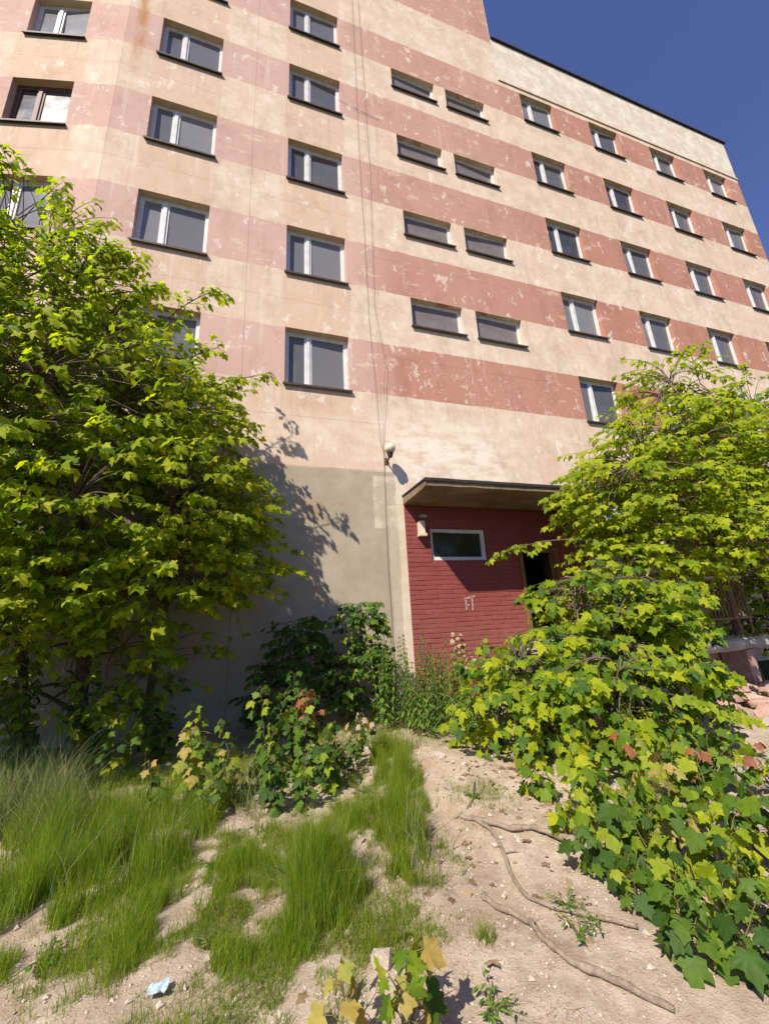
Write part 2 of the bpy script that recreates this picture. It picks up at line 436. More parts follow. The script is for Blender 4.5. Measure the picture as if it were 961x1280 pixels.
# bent left wing (s runs negative away from the bend)
for s1, s0, cx in ((0.0, -3.25, WINGC), (-3.25, -6.5, WINGC - 3.2)):
    for r in range(1, 6):
        panel(frame_wing, s0, s1, rows_edges[r], rows_edges[r-1], [hole(cx, r, 1.36)])
    panel(frame_wing, s0, s1, 4.88, rows_edges[5]); panel(frame_wing, s0, s1, -0.3, 4.88)
    panel(frame_wing, s0, s1, 20.95, 23.4, name="parapet")
for c, (s0, s1) in {2: (BENDX, -0.42), 3: (-0.42, 2.72)}.items():
    for r in range(1, 6):
        panel(frame_main, s0, s1, rows_edges[r], rows_edges[r-1], [hole(COLX[c], r)])
    panel(frame_main, s0, s1, 4.88, rows_edges[5]); panel(frame_main, s0, s1, -0.3, 4.88)
    panel(frame_main, s0, s1, 20.95, 23.4, name="parapet")
# stair bay
se = [20.30, 17.21, 14.13, 11.04, 7.95]
for k in range(4):
    hs = [(x - SW/2, x + SW/2, SZ1 - k*ST - SH/2, SZ1 - k*ST + SH/2) for x in SX]
    panel(frame_main, 2.72, 8.06, se[k+1], se[k], hs, depth=0.36)
panel(frame_main, 2.72, 8.06, 4.10, 7.95)
panel(frame_main, 2.72, 8.06, 20.30, 22.98)
panel(frame_main, 2.72, 8.06, 22.98, 26.2, name="stair_tower_wall")
panel(frame_main, 2.72, 3.12, -0.3, 4.10)
# right wing
for c in (4, 5, 6, 7):
    s0 = 8.06 + (c - 4) * 3.28; s1 = s0 + 3.28
    for r in range(1, 7):
        panel(frame_main, s0, s1, rows_edges[r], rows_edges[r-1], [hole(COLX[c], r)])
    if c == 4:
        panel(frame_main, 8.62, s1, -0.3, rows_edges[6])
        panel(frame_main, 8.06, 8.62, -0.3, rows_edges[6])
    else:
        panel(frame_main, s0, s1, -0.3, rows_edges[6])
for s0, s1 in ((8.06, 14.62), (14.62, 21.18)):
    panel(frame_main, s0, s1, 20.95, 23.3, name="parapet")
# solid core behind the panels and the roofs
core = MB()
core.box(BENDX, 2.95, FY + 0.44, 20, -0.3, 23.2)
core.box(2.95, 3.12, FY + 0.44, 20, -0.3, 26.0).box(3.12, 8.06, FY + 0.44, 20, 4.1, 26.0).box(3.12, 8.06, FY + 1.6, 20, -0.3, 4.1).box(8.06, 21.17, FY + 0.44, 20, -0.3, 23.1)
cw = [frame_wing(-6.49, 0.44, 0), frame_wing(0, 0.44, 0), (BENDX, 20, 0), (BENDX - 6.4, 20, 0)]
n0 = len(core.v)
core.v += [(p[0], p[1], -0.3) for p in cw] + [(p[0], p[1], 23.2) for p in cw]
core.f += [tuple(n0 + i for i in q) for q in ((0,1,5,4),(1,2,6,5),(2,3,7,6),(3,0,4,7),(4,5,6,7))]
core.build("wall_core", M['facade'], B, OFF)
# metal copings
cp = MB(); cp.box(8.07, 21.28, FY - 0.07, FY + 0.6, 23.31, 23.375); cp.build("roof_coping", M['seal'], B, OFF)
cp = MB(); cp.box(2.6, 8.16, FY - 0.07, FY + 0.6, 26.2, 26.32); cp.build("roof_coping", M['seal'], B, OFF)
cp = MB(); cp.box(BENDX, 2.72, FY - 0.07, FY + 0.6, 23.41, 23.5); cp.build("roof_coping", M['seal'], B, OFF)
# string course under the right parapet
cp = MB(); cp.box(8.07, 21.2, FY - 0.035, FY + 0.01, 20.90, 20.985); cp.build("string_course", M['facade'], B, OFF)

# windows: local x right, y into the wall, z up; origin at the middle of the opening in the wall face
def ring(mb, x0, x1, z0, z1, t, y0, y1):
    mb.box(x0, x1, y0, y1, z0, z0 + t); mb.box(x0, x1, y0, y1, z1 - t, z1)
    mb.box(x0, x0 + t, y0, y1, z0 + t, z1 - t); mb.box(x1 - t, x1, y0, y1, z0 + t, z1 - t)

def window_meshes(w, h, d, split, fm, single=False, sash=0.045):
    """list of (name, mesh, local loc) for one window; the first is the outer frame"""
    out = []
    e = 0.004
    x0, x1, z0, z1 = -w/2 + e, w/2 - e, -h/2 + e, h/2 - e
    fr = MB(); ring(fr, x0, x1, z0, z1, 0.05, d, d + 0.09)
    out.append(("window", fr.mesh("window_frame", fm), (0, 0, 0)))
    parts = [(x0 + 0.05, x1 - 0.05)] if single else [(x0 + 0.05, x0 + split * w - 0.04), (x0 + split * w + 0.04, x1 - 0.05)]
    if not single:
        mu = MB(); xm = x0 + split * w; mu.box(xm - 0.04, xm + 0.04, d - 0.012, d + 0.085, z0 + 0.05, z1 - 0.05)
        out.append(("mullion", mu.mesh("mullion", fm), (0, 0, 0)))
    for a, b in parts:
        sa = MB(); ring(sa, a + .002, b - .002, z0 + 0.052, z1 - 0.052, sash, d + 0.012, d + 0.07)
        out.append(("sash", sa.mesh("sash", fm), (0, 0, 0)))
        aa, bb, c0, c1 = a + sash - .008, b - sash + .008, z0 + .045 + sash, z1 - .045 - sash
        pa = MB(); ww, hh = (bb - aa) / 2, (c1 - c0) / 2
        pa.box(-ww, ww, -0.003, 0.003, -hh, hh)
        out.append(("pane", pa.mesh("pane", M['glass']), ((aa + bb) / 2, d + 0.04, (c0 + c1) / 2)))
    si = MB()
    xs_, xe = -w/2 - 0.04, w/2 + 0.04
    si.add([(xs_, -0.07, -h/2 - 0.035), (xe, -0.07, -h/2 - 0.035), (xe, d + .03, -h/2 + 0.015), (xs_, d + .03, -h/2 + 0.015),
            (xs_, -0.07, -h/2 - 0.085), (xe, -0.07, -h/2 - 0.085), (xe, -0.055, -h/2 - 0.085), (xs_, -0.055, -h/2 - 0.085),
            (xe, -0.055, -h/2 - 0.05), (xs_, -0.055, -h/2 - 0.05), (xe, d + .03, -h/2 + 0.003), (xs_, d + .03, -h/2 + 0.003)],
           [(0,1,2,3), (4,5,1,0), (7,6,5,4), (9,8,6,7), (9,11,10,8), (0,3,11,9), (1,8,10,2), (0,9,7,4), (1,5,6,8)])
    # keep the tray inside the reveal: trim the ears by a narrow inner tray
    out.append(("sill", si.mesh("sill", M['sill']), (0, 0, 0)))
    return out

def set_window(parts, loc, rz=0.0):
    root = None
    for name, me, l in parts:
        o = bpy.data.objects.new(name, me); COL.objects.link(o)
        if root is None:
            root = o; o.parent = B
            o.location = (loc[0] + OFF[0], loc[1] + OFF[1], loc[2] + OFF[2]); o.rotation_euler = (0, 0, rz)
        else:
            o.parent = root; o.location = l
            if name == "pane": o.rotation_euler = (random.gauss(0, .02), 0, random.gauss(0, .03))
    return root

win_std = window_meshes(WW, WH, 0.15, 0.36, M['white_frame'])
win_wing = window_meshes(1.36, WH, 0.15, 0.40, M['white_frame'])
win_brown = window_meshes(1.36, WH, 0.15, 0.40, M['brown_frame'])
win_stair = window_meshes(SW, SH, 0.13, 0.5, M['white_frame'], single=True, sash=0.03)
M['sheet'] = mat_simple('grey_brown_sheet', (0.15, 0.125, 0.115), (0.22, 0.19, 0.175), 2.5, 0.35, 0.1, 0.4)
win_stair[2][1].materials[0] = M['sheet']
for c, x in COLX.items():
    for r in range(1, 6 if c < 4 else 7):
        set_window(win_std, (x, FY, zc(r)))
for cx in (WINGC, WINGC - 3.2):
    for r in range(1, 6):
        set_window(win_brown if r == 3 else win_wing, frame_wing(cx, 0, zc(r)), -BENDA)
for k in range(4):
    for x in SX: set_window(win_stair, (x, FY, SZ1 - k * ST))

# entrance: red painted brick infill with a window and a door opening, x 3.12..8.62
EW = (3.71, 5.12, 2.84, 3.57); ED = (5.95, 7.10, 1.0, 3.12)
def in_hole(x0, x1, z0, z1):
    for a, b, c, d in (EW, ED):
        if x1 > a and x0 < b and z1 > c and z0 < d: return (a, b, c, d)
    return None
mo = panel(frame_main, 3.12, 8.06, -0.3, 4.10, [EW, ED], depth=0.22, name="infill_wall", g=0.001)
mo.data.materials.clear(); mo.data.materials.append(M['mortar'])
bricks = []
PITCH, BL = 0.100, 0.262
zrow = -0.1; r = 0
while zrow < 4.06:
    x = 3.125 - (0.0 if r % 2 == 0 else BL / 2)
    while x < 8.05:
        a, b = max(x, 3.125), min(x + BL - 0.007, 8.05); z0, z1 = zrow, min(zrow + PITCH - 0.013, 4.06)
        x += BL
        if b - a < 0.03: continue
        segs = [(a, b)]
        hcut = in_hole(a, b, z0, z1)
        if hcut:
            segs = []
            if a < hcut[0] - 0.03: segs.append((a, hcut[0] - 0.004))
            if b > hcut[1] + 0.03: segs.append((hcut[1] + 0.004, b))
        for p, q in segs: bricks.append((p, q, z0, z1))
    zrow += PITCH; r += 1
def brick_shape(mb, a, b, z0, z1):
    j = random.uniform(0, 0.006); c = 0.006
    y0, y1 = FY - 0.004 - j, FY + 0.0
    n = len(mb.v)
    zj = random.gauss(0, .004); z0 += zj; z1 += zj
    mb.v += [(a, y1, z0), (b, y1, z0), (b, y1, z1), (a, y1, z1), (a + c, y0, z0 + c), (b - c, y0, z0 + c), (b - c, y0, z1 - c), (a + c, y0, z1 - c)]
    mb.f += [tuple(n + i for i in f) for f in ((4,5,6,7), (0,1,5,4), (1,2,6,5), (2,3,7,6), (3,0,4,7))]
single = [b for b in bricks if b[0] < 5.95 and b[2] > 0.85][:300]
ss = set(single); rest = MB()
for b in bricks:
    if b in ss:
        mb = MB(); brick_shape(mb, *b); o = mb.build("brick", M['brick'], B, OFF)
    else: brick_shape(rest, *b)
tag(rest.build("brick_infill", M['brick'], B, OFF), kind='stuff')

# entrance window: grey frame, dark panes
ew = window_meshes(EW[1] - EW[0], EW[3] - EW[2], 0.06, 0.5, M['white_frame'], single=True, sash=0.03)[:3]
ew[2][1].materials[0] = M['dark_glass']
set_window(ew, ((EW[0] + EW[1]) / 2, FY, (EW[2] + EW[3]) / 2))
# doorway: dark lobby, timber frame, leaf standing ajar
lb = MB()
lb.add([(3.2, FY+.45, -.2), (8.0, FY+.45, -.2), (8.0, FY+1.59, -.2), (3.2, FY+1.59, -.2), (3.2, FY+.45, 4.05), (8.0, FY+.45, 4.05), (8.0, FY+1.59, 4.05), (3.2, FY+1.59, 4.05)],
       [(0,1,2,3), (7,6,5,4), (1,5,6,2), (2,6,7,3), (3,7,4,0)])
lb.build("lobby_wall", M['dark'], B, OFF)
df = MB()
df.box(ED[0] + .003, ED[0] + .10, FY - .04, FY + .12, ED[2], ED[3] - .003); df.box(ED[1] - .10, ED[1] - .003, FY - .04, FY + .12, ED[2], ED[3] - .003)
df.box(ED[0] + .10, ED[1] - .10, FY - .03, FY + .12, ED[3] - .10, ED[3] - .003); df.box(ED[0] + .1, ED[1] - .1, FY - .03, FY + .12, ED[2], ED[2] + .04)
df.build("door_frame", M['wood'], B, OFF)
dl = MB(); dl.box(0, 0.9, -0.02, 0.02, 0, 2.0)
for z0, z1 in ((0.12, 0.85), (1.0, 1.85)): ring(dl, 0.08, 0.82, z0, z1, 0.04, -0.032, -0.02)
d_o = dl.build("door", M['wood'], B, (ED[1] - 0.105 + OFF[0], FY + 0.14 + OFF[1], ED[2] + 0.03))
d_o.rotation_euler = (0, 0, math.radians(62))
hd = MB(); hd.tube([(0.82, -0.02, 0.98), (0.82, -0.07, 0.98), (0.72, -0.07, 0.98)], 0.009, 6); hd.build("handle", M['rust'], d_o, (0, 0, 0))
# small pale vent box and stub by the window head
vb = MB(); vb.box(3.40, 3.53, FY - .15, FY - .02, 3.42, 3.70); vb.box(3.385, 3.56, FY - .17, FY - .02, 3.36, 3.42); vb.build("vent_box", M['lampglass'], B, OFF)
vb = MB(); vb.box(3.46, 3.62, FY - .10, FY - .02, 3.80, 3.86); vb.build("bracket", M['concrete'], B, OFF)

# faint scrawl of pale paint on the bricks
pm = MB()
for (xa, za), (xb, zb) in (((4.38, 1.98), (4.66, 2.03)), ((4.42, 1.98), (4.42, 1.74)), ((4.58, 2.01), (4.57, 1.72)), ((4.42, 1.84), (4.50, 1.84))):
    dx, dz = xb - xa, zb - za; l = math.hypot(dx, dz); ox, oz = -dz / l * .021, dx / l * .021; n = len(pm.v)
    pm.v += [(xa - ox, FY - .0145, za - oz), (xb - ox, FY - .0145, zb - oz), (xb + ox, FY - .0145, zb + oz), (xa + ox, FY - .0145, za + oz)]; pm.f.append((n, n + 1, n + 2, n + 3))
M['chalk'] = mat_simple("pale_paint_scrawl", (0.36, 0.17, 0.155), (0.52, 0.34, 0.32), 30, 0.9, 0.2)
pm.build("paint_scrawl", M['chalk'], B, OFF)

# canopy: thin concrete slab with a ragged tarred edge
ca = MB(); n = 26
prof = []
for i in range(n + 1):
    x = 3.10 + (8.55 - 3.10) * i / n
    yj = FY - 1.30 + 0.012 * noise.noise(Vector((x * 3, 0, 0)))
    zb = 4.115 + 0.02 * noise.noise(Vector((x * 2.3, 5, 0))) + (0.03 if 5.6 < x < 7.2 else 0) * abs(noise.noise(Vector((x * 5, 9, 0))))
    prof.append((x, yj, zb))
for (x, yj, zb) in prof:
    ca.v += [(x, FY - .02, 4.10), (x, yj + .16, 4.095), (x, yj, zb), (x, yj, 4.225), (x, FY - .02, 4.27)]
for i in range(n):
    a, b = i * 5, (i + 1) * 5
    for k in range(4): ca.f.append((a + k, b + k, b + k + 1, a + k + 1)[::-1])
ca.f.append((0, 1, 2, 3, 4)); ca.f.append(tuple(n * 5 + k for k in (4, 3, 2, 1, 0)))
co = ca.build("canopy", M['canopy'], B, OFF)
te = MB()
for (x, yj, zb) in prof:
    j = 0.018 * noise.noise(Vector((x * 7, 3, 1)))
    te.v += [(x - .02, yj - .035, 4.205 + j), (x - .02, yj - .035, 4.265 + j * .4), (x - .02, FY - .02, 4.31), (x - .02, FY - .02, 4.275), (x - .02, yj + .01, 4.23)]
for i in range(n):
    a, b = i * 5, (i + 1) * 5
    for k in range(5): te.f.append((a + k, b + k, b + (k + 1) % 5, a + (k + 1) % 5))
te.f.append((0, 4, 3, 2, 1)[::-1]); te.f.append(tuple(n * 5 + k for k in (0, 4, 3, 2, 1)))
te.build("roofing_felt", M['seal'], co, (0, 0, 0))

# ------------------------------------------------------------------ lamp and cables on the wall
L = empty("wall_lamp", (2.76, FY, 5.30), "small round wall lamp on a bracket left of the entrance canopy", "lamp")
b = MB()
prof = [(0.0, .13), (.05, .125), (.09, .10), (.12, .06), (.13, 0.0), (.115, -.05), (.08, -.09), (0.0, -.11)]
for i, (rr, zz) in enumerate(prof):
    for k in range(14): b.v.append((rr * math.cos(k * math.tau / 14), -.30 + rr * math.sin(k * math.tau / 14), zz))
for i in range(len(prof) - 1):
    for k in range(14): b.f.append((i*14 + k, i*14 + (k+1) % 14, (i+1)*14 + (k+1) % 14, (i+1)*14 + k)[::-1])
b.build("globe", M['lampglass'], L, (0, 0, 0), True)
b = MB(); b.tube([(0, -.30, -.09), (0, -.30, -.20)], [.075, .05], 12); b.build("lamp_socket", M['seal'], L, (0, 0, 0))
b = MB(); b.tube([(0, -.30, -.16), (0, -.18, -.20), (0, 0, -.17)], .018, 8); b.box(-.05, .05, -.02, 0.0, -.25, -.10); b.build("arm", M['rust'], L, (0, 0, 0))

def cable(pts, rad, label):
    root = None
    P = []
    for i in range(len(pts) - 1):
        a, c = Vector(pts[i]), Vector(pts[i+1]); m = 8
        for k in range(m):
            f = k / m; q = a.lerp(c, f)
            q.x += 0.02 * noise.noise(Vector((q.z * 0.9, i, 2.2))); P.append(q)
    P.append(Vector(pts[-1]))
    mb = MB(); mb.tube(P, rad, 5); tag(mb.build("cable", M['cable'], None, (0, 0, 0), True), label, "cable", "cables hanging down the facade")
cable([(2.50, FY - .03, 22.0), (2.47, FY - .03, 15), (2.52, FY - .03, 9), (2.62, FY - .05, 5.6), (2.74, FY - .10, 5.15)], 0.0035, "thin black cable dropping down the facade to the wall lamp")
cable([(2.72, FY - .025, 22.0), (2.78, FY - .025, 14), (2.66, FY - .06, 9.5), (2.85, FY - .10, 7.6), (2.70, FY - .025, 5.5), (2.66, FY - .02, 3.0), (2.68, FY - .02, 0.4)], 0.0035, "loose black cable bowing out of line down to the ground")
cable([(1.9, FY - .02, 16.72), (2.5, FY - .03, 16.55), (3.2, FY - .02, 16.45)], 0.005, "short dark cable strung level across the facade beside windows")

# ------------------------------------------------------------------ porch beside the entrance
P_ = empty("porch", (7.0, 6.4, 0.0), "broken concrete porch landing with rusty railing by the entrance", "porch")
po = world_off(P_)
sl = MB(); n = 18
for i in range(n + 1):
    x = 5.45 + (8.70 - 5.45) * i / n; yj = 4.98 + 0.07 * noise.noise(Vector((x * 3.1, 0, 4)))
    zb = 0.80 + 0.035 * noise.noise(Vector((x * 2.7, 3, 4)))
    sl.v += [(x, FY - .06, 0.80), (x, yj + .05, zb), (x, yj, zb + .06), (x, yj + .015, 0.955), (x, yj + .05, 0.985), (x, FY - .06, 0.995)]
for i in range(n):
    a, b2 = i * 6, (i + 1) * 6
    for k in range(5): sl.f.append((a + k, b2 + k, b2 + k + 1, a + k + 1)[::-1])
sl.f.append((0, 1, 2, 3, 4, 5)); sl.f.append(tuple(n * 6 + k for k in (5, 4, 3, 2, 1, 0)))
sl.build("slab", M['concrete'], P_, po)
w = MB(); w.box(5.6, 8.3, 5.6, 5.85, -.2, .78).box(8.05, 8.30, 5.85, 7.9, -.2, .78).box(8.22, 8.42, 5.12, 5.55, -.2, .78); w.build("support_wall", M['rubble'], P_, po)
for x, y in ((5.6, 5.10), (6.9, 5.10), (8.2, 5.10), (8.55, 5.12), (8.55, 6.6)):
    p = MB(); p.tube([(x, y, .97), (x + .01, y, 2.16)], .022, 6); p.build("railing_post", M['rust'], P_, po)
for z in (2.16, 2.02, 1.30):
    p = MB(); p.box(5.55, 8.6, 5.085, 5.115, z, z + .045); p.build("rail", M['concrete'] if z > 2 else M['rust'], P_, po)
for i in range(16):
    x = 7.0 + i * 0.095; p = MB(); p.box(x, x + .022, 5.09, 5.11, 1.345, 2.0); p.build("baluster", M['rust'], P_, po)

# rubble heap: broken bricks and concrete lumps, each its own thing
def lump(mb, sx, sy, sz, seed):
    r = random.Random(seed); n = len(mb.v)
    for x in (-1, 1):
        for y in (-1, 1):
            for z in (-1, 1):
                mb.v.append((x * sx * r.uniform(.65, 1), y * sy * r.uniform(.65, 1), z * sz * r.uniform(.7, 1)))
    mb.v += [(0, 0, sz * 1.12), (sx * 1.1, 0, 0), (-sx * 1.1, 0, 0), (0, -sy * 1.1, 0)]
    f = [(1,5,8),(5,7,8),(7,3,8),(3,1,8),(4,6,9),(6,7,9),(7,5,9),(5,4,9),(0,1,10),(1,3,10),(3,2,10),(2,0,10),(0,4,11),(4,5,11),(5,1,11),(1,0,11),(2,3,7,6),(0,2,6,4)]
    mb.f += [tuple(n + i for i in q) for q in f]
lump_me = []
for i in range(6):
    mb = MB(); lump(mb, .125, .06, .045, i); lump_me.append(mb.mesh("broken_brick", M['rubble']))
rk = random.Random(3)
for i in range(46):
    u = rk.random(); x = 7.0 + rk.random() * 2.4; y = 4.35 + rk.random() * .75
    hz = 0.42 * math.exp(-((x - 8.25) / .75) ** 2) * max(0, 1 - abs(y - 4.95) / .7)
    o = put("broken_brick", lump_me[i % 6], None, (x, y, .03 + hz * rk.uniform(.5, 1)))
    o.rotation_euler = (rk.uniform(-.5, .5), rk.uniform(-.5, .5), rk.uniform(0, 6.3)); q = rk.uniform(.7, 1.5); o.scale = (q, q, q)
    tag(o, "broken pinkish brick in the rubble heap under the porch slab", "brick", "bricks in the rubble heap under the porch")
for i, (x, y, rz, sx, lab) in enumerate(((6.9, 3.95, .2, .5, "pale broken concrete plate lying nearest the camera beyond the maple bush"),
                                         (7.9, 3.9, -.15, .6, "pale broken concrete plate at the right edge before the rubble"))):
    mb = MB(); lump(mb, sx, .22, .05, 20 + i); o = mb.build("concrete_plate", M['concrete']); o.location = (x, y, .05); o.rotation_euler = (0.05, 0, rz)
    tag(o, lab, "concrete plate")

# ------------------------------------------------------------------ vegetation
M['bark'] = mat_simple("grey_brown_bark", (0.085, 0.062, 0.042), (0.17, 0.13, 0.09), 14, 0.95, 0.7)
M['stem'] = mat_simple("green_stem", (0.10, 0.11, 0.03), (0.19, 0.15, 0.06), 9, 0.7, 0.2)
M['redstem'] = mat_simple("reddish_stem", (0.22, 0.08, 0.05), (0.30, 0.14, 0.08), 9, 0.7, 0.2)
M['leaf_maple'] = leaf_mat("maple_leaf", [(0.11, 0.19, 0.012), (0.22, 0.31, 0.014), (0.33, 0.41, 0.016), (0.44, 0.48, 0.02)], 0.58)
M['leaf_bright'] = leaf_mat("sunlit_maple_leaf", [(0.16, 0.25, 0.012), (0.30, 0.39, 0.014), (0.42, 0.48, 0.016), (0.52, 0.53, 0.022)], 0.56)  # brighter copy of the maple leaf, sunlight put into its colours
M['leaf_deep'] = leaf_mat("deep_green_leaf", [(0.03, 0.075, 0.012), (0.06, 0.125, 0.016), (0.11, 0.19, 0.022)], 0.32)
M['leaf_sapling'] = leaf_mat("sapling_leaf", [(0.055, 0.12, 0.012), (0.12, 0.215, 0.016), (0.21, 0.30, 0.02), (0.36, 0.41, 0.03)], 0.42)
M['leaf_red'] = leaf_mat("young_red_leaf", [(0.33, 0.085, 0.05), (0.42, 0.19, 0.09), (0.30, 0.11, 0.07)], 0.35, tcol=(1.2, 0.8, 0.6))
M['leaf_yellow'] = leaf_mat("yellowed_leaf", [(0.40, 0.36, 0.09), (0.46, 0.33, 0.09), (0.33, 0.36, 0.06)], 0.4, tcol=(1.2, 1.1, 0.5))
M['leaf_pale'] = leaf_mat("pale_dry_leaf", [(0.42, 0.30, 0.18), (0.50, 0.38, 0.26)], 0.3, tcol=(1, .9, .7))
M['nettle'] = leaf_mat("nettle_leaf", [(0.06, 0.14, 0.02), (0.12, 0.23, 0.03), (0.17, 0.27, 0.035)], 0.35)
M['grass'] = leaf_mat("fine_grass", [(0.10, 0.18, 0.014), (0.19, 0.29, 0.018), (0.28, 0.37, 0.022), (0.38, 0.40, 0.07)], 0.5, 0.55, spec=0.2)
M['grass_pale'] = leaf_mat("seeding_grass", [(0.14, 0.19, 0.06), (0.22, 0.26, 0.10), (0.36, 0.34, 0.17)], 0.3, 0.6, spec=0.2)
M['straw'] = leaf_mat("dry_straw", [(0.42, 0.30, 0.15), (0.30, 0.20, 0.10), (0.52, 0.42, 0.26)], 0.2, 0.8, tcol=(1, .9, .7), spec=0.1)

HALF_HI = [(0, 0), (.12, -.075), (.37, -.11), (.36, .04), (.40, .12), (.54, .22), (.66, .42), (.50, .47), (.30, .50), (.33, .68), (.16, .76), (0, 1.0)]
HALF_LO = [(0, 0), (.36, -.12), (.35, .11), (.66, .42), (.24, .50), (.27, .70), (0, 1.0)]
def maple_template(half, seed, fold=0.05, droop=0.12):
    r = random.Random(seed)
    right = half; left = [(-x, y) for x, y in half[1:-1]][::-1]
    o = [(x * r.uniform(.92, 1.08), y + r.uniform(-.02, .02)) for x, y in right + left]
    V = [(0, .13, 0.0)]
    for i, (x, y) in enumerate(o):
        d = math.hypot(x, y - .13)
        z = -droop * d * d + (fold * d if i % 2 else -fold * .4 * d) + r.uniform(-.02, .02)
        V.append((x, y, z))
    n = len(o)
    F = [(0, 1 + i, 1 + (i + 1) % n) for i in range(n)]
    F = [(a, c, b) for a, b, c in F]
    return np.array(V), np.array(F)
def lance_template(seed, wid=.17):
    r = random.Random(seed)
    V = [(0, 0, 0), (wid * .8, .22, .03), (wid, .45, .02), (wid * .55, .75, -.03), (0, 1, -.12), (-wid * .55, .75, -.03), (-wid, .45, .02), (-wid * .8, .22, .03), (0, .45, -.03)]
    F = [(8, i, (i + 1) % 8) for i in range(8)]
    return np.array(V), np.array(F)
T_HI = [maple_template(HALF_HI, i, .13, .12 + .22 * (i % 4)) for i in range(8)]
T_LO = [maple_template(HALF_LO, i + 50, .12, .15 + .24 * (i % 4)) for i in range(8)]
T_LANCE = [lance_template(i) for i in range(2)]
_leafme = {}
def leaf_me(tpl, k, mat):
    key = (id(tpl), k, mat)
    if key not in _leafme: _leafme[key] = tri_mesh("leaf", tpl[k][0], tpl[k][1], M[mat])
    return _leafme[key]

def nrm(a): return a / np.maximum(np.linalg.norm(a, axis=-1, keepdims=True), 1e-9)
class Leaves:
    """list of leaf placements: position of the base, tip direction, upper-side normal, length, material"""
    def __init__(s): s.p = []; s.d = []; s.n = []; s.s = []; s.m = []
    def add(s, p, d, n, size, m):
        s.p.append(p); s.d.append(d); s.n.append(n); s.s.append(size); s.m.append(m)
    def arrays(s):
        p, d, n, sz = map(np.array, (s.p, s.d, s.n, s.s))
        d = nrm(d); n = nrm(n - d * (n * d).sum(-1, keepdims=True)); x = np.cross(d, n)
        return p, x, d, n, sz, np.array(s.m)
def leaves_to(parent, L, n_single, tpl_single, tpl_mass, mass_name="crown", visible=None):
    """nearest n_single leaves become objects; the rest is one mesh per material (kind stuff)"""
    p, x, d, n, sz, m = L.arrays()
    dist = np.linalg.norm(p - np.array(CAM), axis=1) / sz
    order = np.argsort(dist)
    base = np.array(parent.location)
    for i in order[:n_single]:
        o = bpy.data.objects.new("leaf", leaf_me(tpl_single, int(rng.integers(len(tpl_single))), m[i]))
        COL.objects.link(o); o.parent = parent
        q = p[i] - base; s = sz[i]
        o.matrix_local = Matrix(((x[i][0]*s, d[i][0]*s, n[i][0]*s, q[0]), (x[i][1]*s, d[i][1]*s, n[i][1]*s, q[1]), (x[i][2]*s, d[i][2]*s, n[i][2]*s, q[2]), (0, 0, 0, 1)))
    rest = order[n_single:]
    for mat in sorted(set(m[rest])):
        ids = rest[m[rest] == mat]
        Vs, Fs, off = [], [], 0
        for k, (V, F) in enumerate(tpl_mass):
            jj = ids[k::len(tpl_mass)]
            if len(jj) == 0: continue
            s = sz[jj][:, None, None]
            P = (p[jj] - base)[:, None, :] + s * (V[None, :, 0:1] * x[jj][:, None, :] + V[None, :, 1:2] * d[jj][:, None, :] + V[None, :, 2:3] * n[jj][:, None, :])
            Vs.append(P.reshape(-1, 3)); Fs.append((F[None] + (np.arange(len(jj)) * len(V))[:, None, None] + off).reshape(-1, 3))
            off += len(jj) * len(V)
        o = put(mass_name, tri_mesh(mass_name, np.concatenate(Vs), np.concatenate(Fs), M[mat]), parent)
        tag(o, kind='stuff')

UPN = np.array([0, 0, 1.0]); SUNV = -np.array(SUN)
def spray(L, tw, start, direc, length, n_pairs, size, mats, r, up=0.8):
    """a leafy twig: opposite leaves, laid out in a near level fan"""
    d = nrm(np.array(direc)); pts = []
    for i in range(n_pairs + 1):
        f = i / n_pairs
        pts.append(np.array(start) + d * length * f + np.array([0, 0, -0.22 * length * f * f]))
    tw.tube([tuple(q) for q in pts], [0.006 * (1 - .6 * i / n_pairs) for i in range(n_pairs + 1)], 3, False)
    side = nrm(np.cross(d, UPN))
    for i in range(1, n_pairs + 1):
        f = i / n_pairs
        for sg in (-1, 1):
            if r.random() < 0.08: continue
            ld = side * sg * (1.0 - .45 * f) + d * (0.35 + .6 * f) + r.normal(0, .22, 3)
            ld[2] = ld[2] * .5 - 0.30 - r.random() * .85
            ln = UPN * up * .40 + SUNV * 1.0 + r.normal(0, .42, 3)
            s = size * r.uniform(.72, 1.18) * (1 - .25 * f)
            pet = nrm(ld * np.array([1, 1, .3])) * s * .55
            L.add(pts[i] + pet, ld, ln, s, mats[r.integers(len(mats))])
        if i == n_pairs:
            L.add(pts[i], d + np.array([0, 0, -.4]), UPN * up + r.normal(0, .2, 3), size * .7, mats[r.integers(len(mats))])

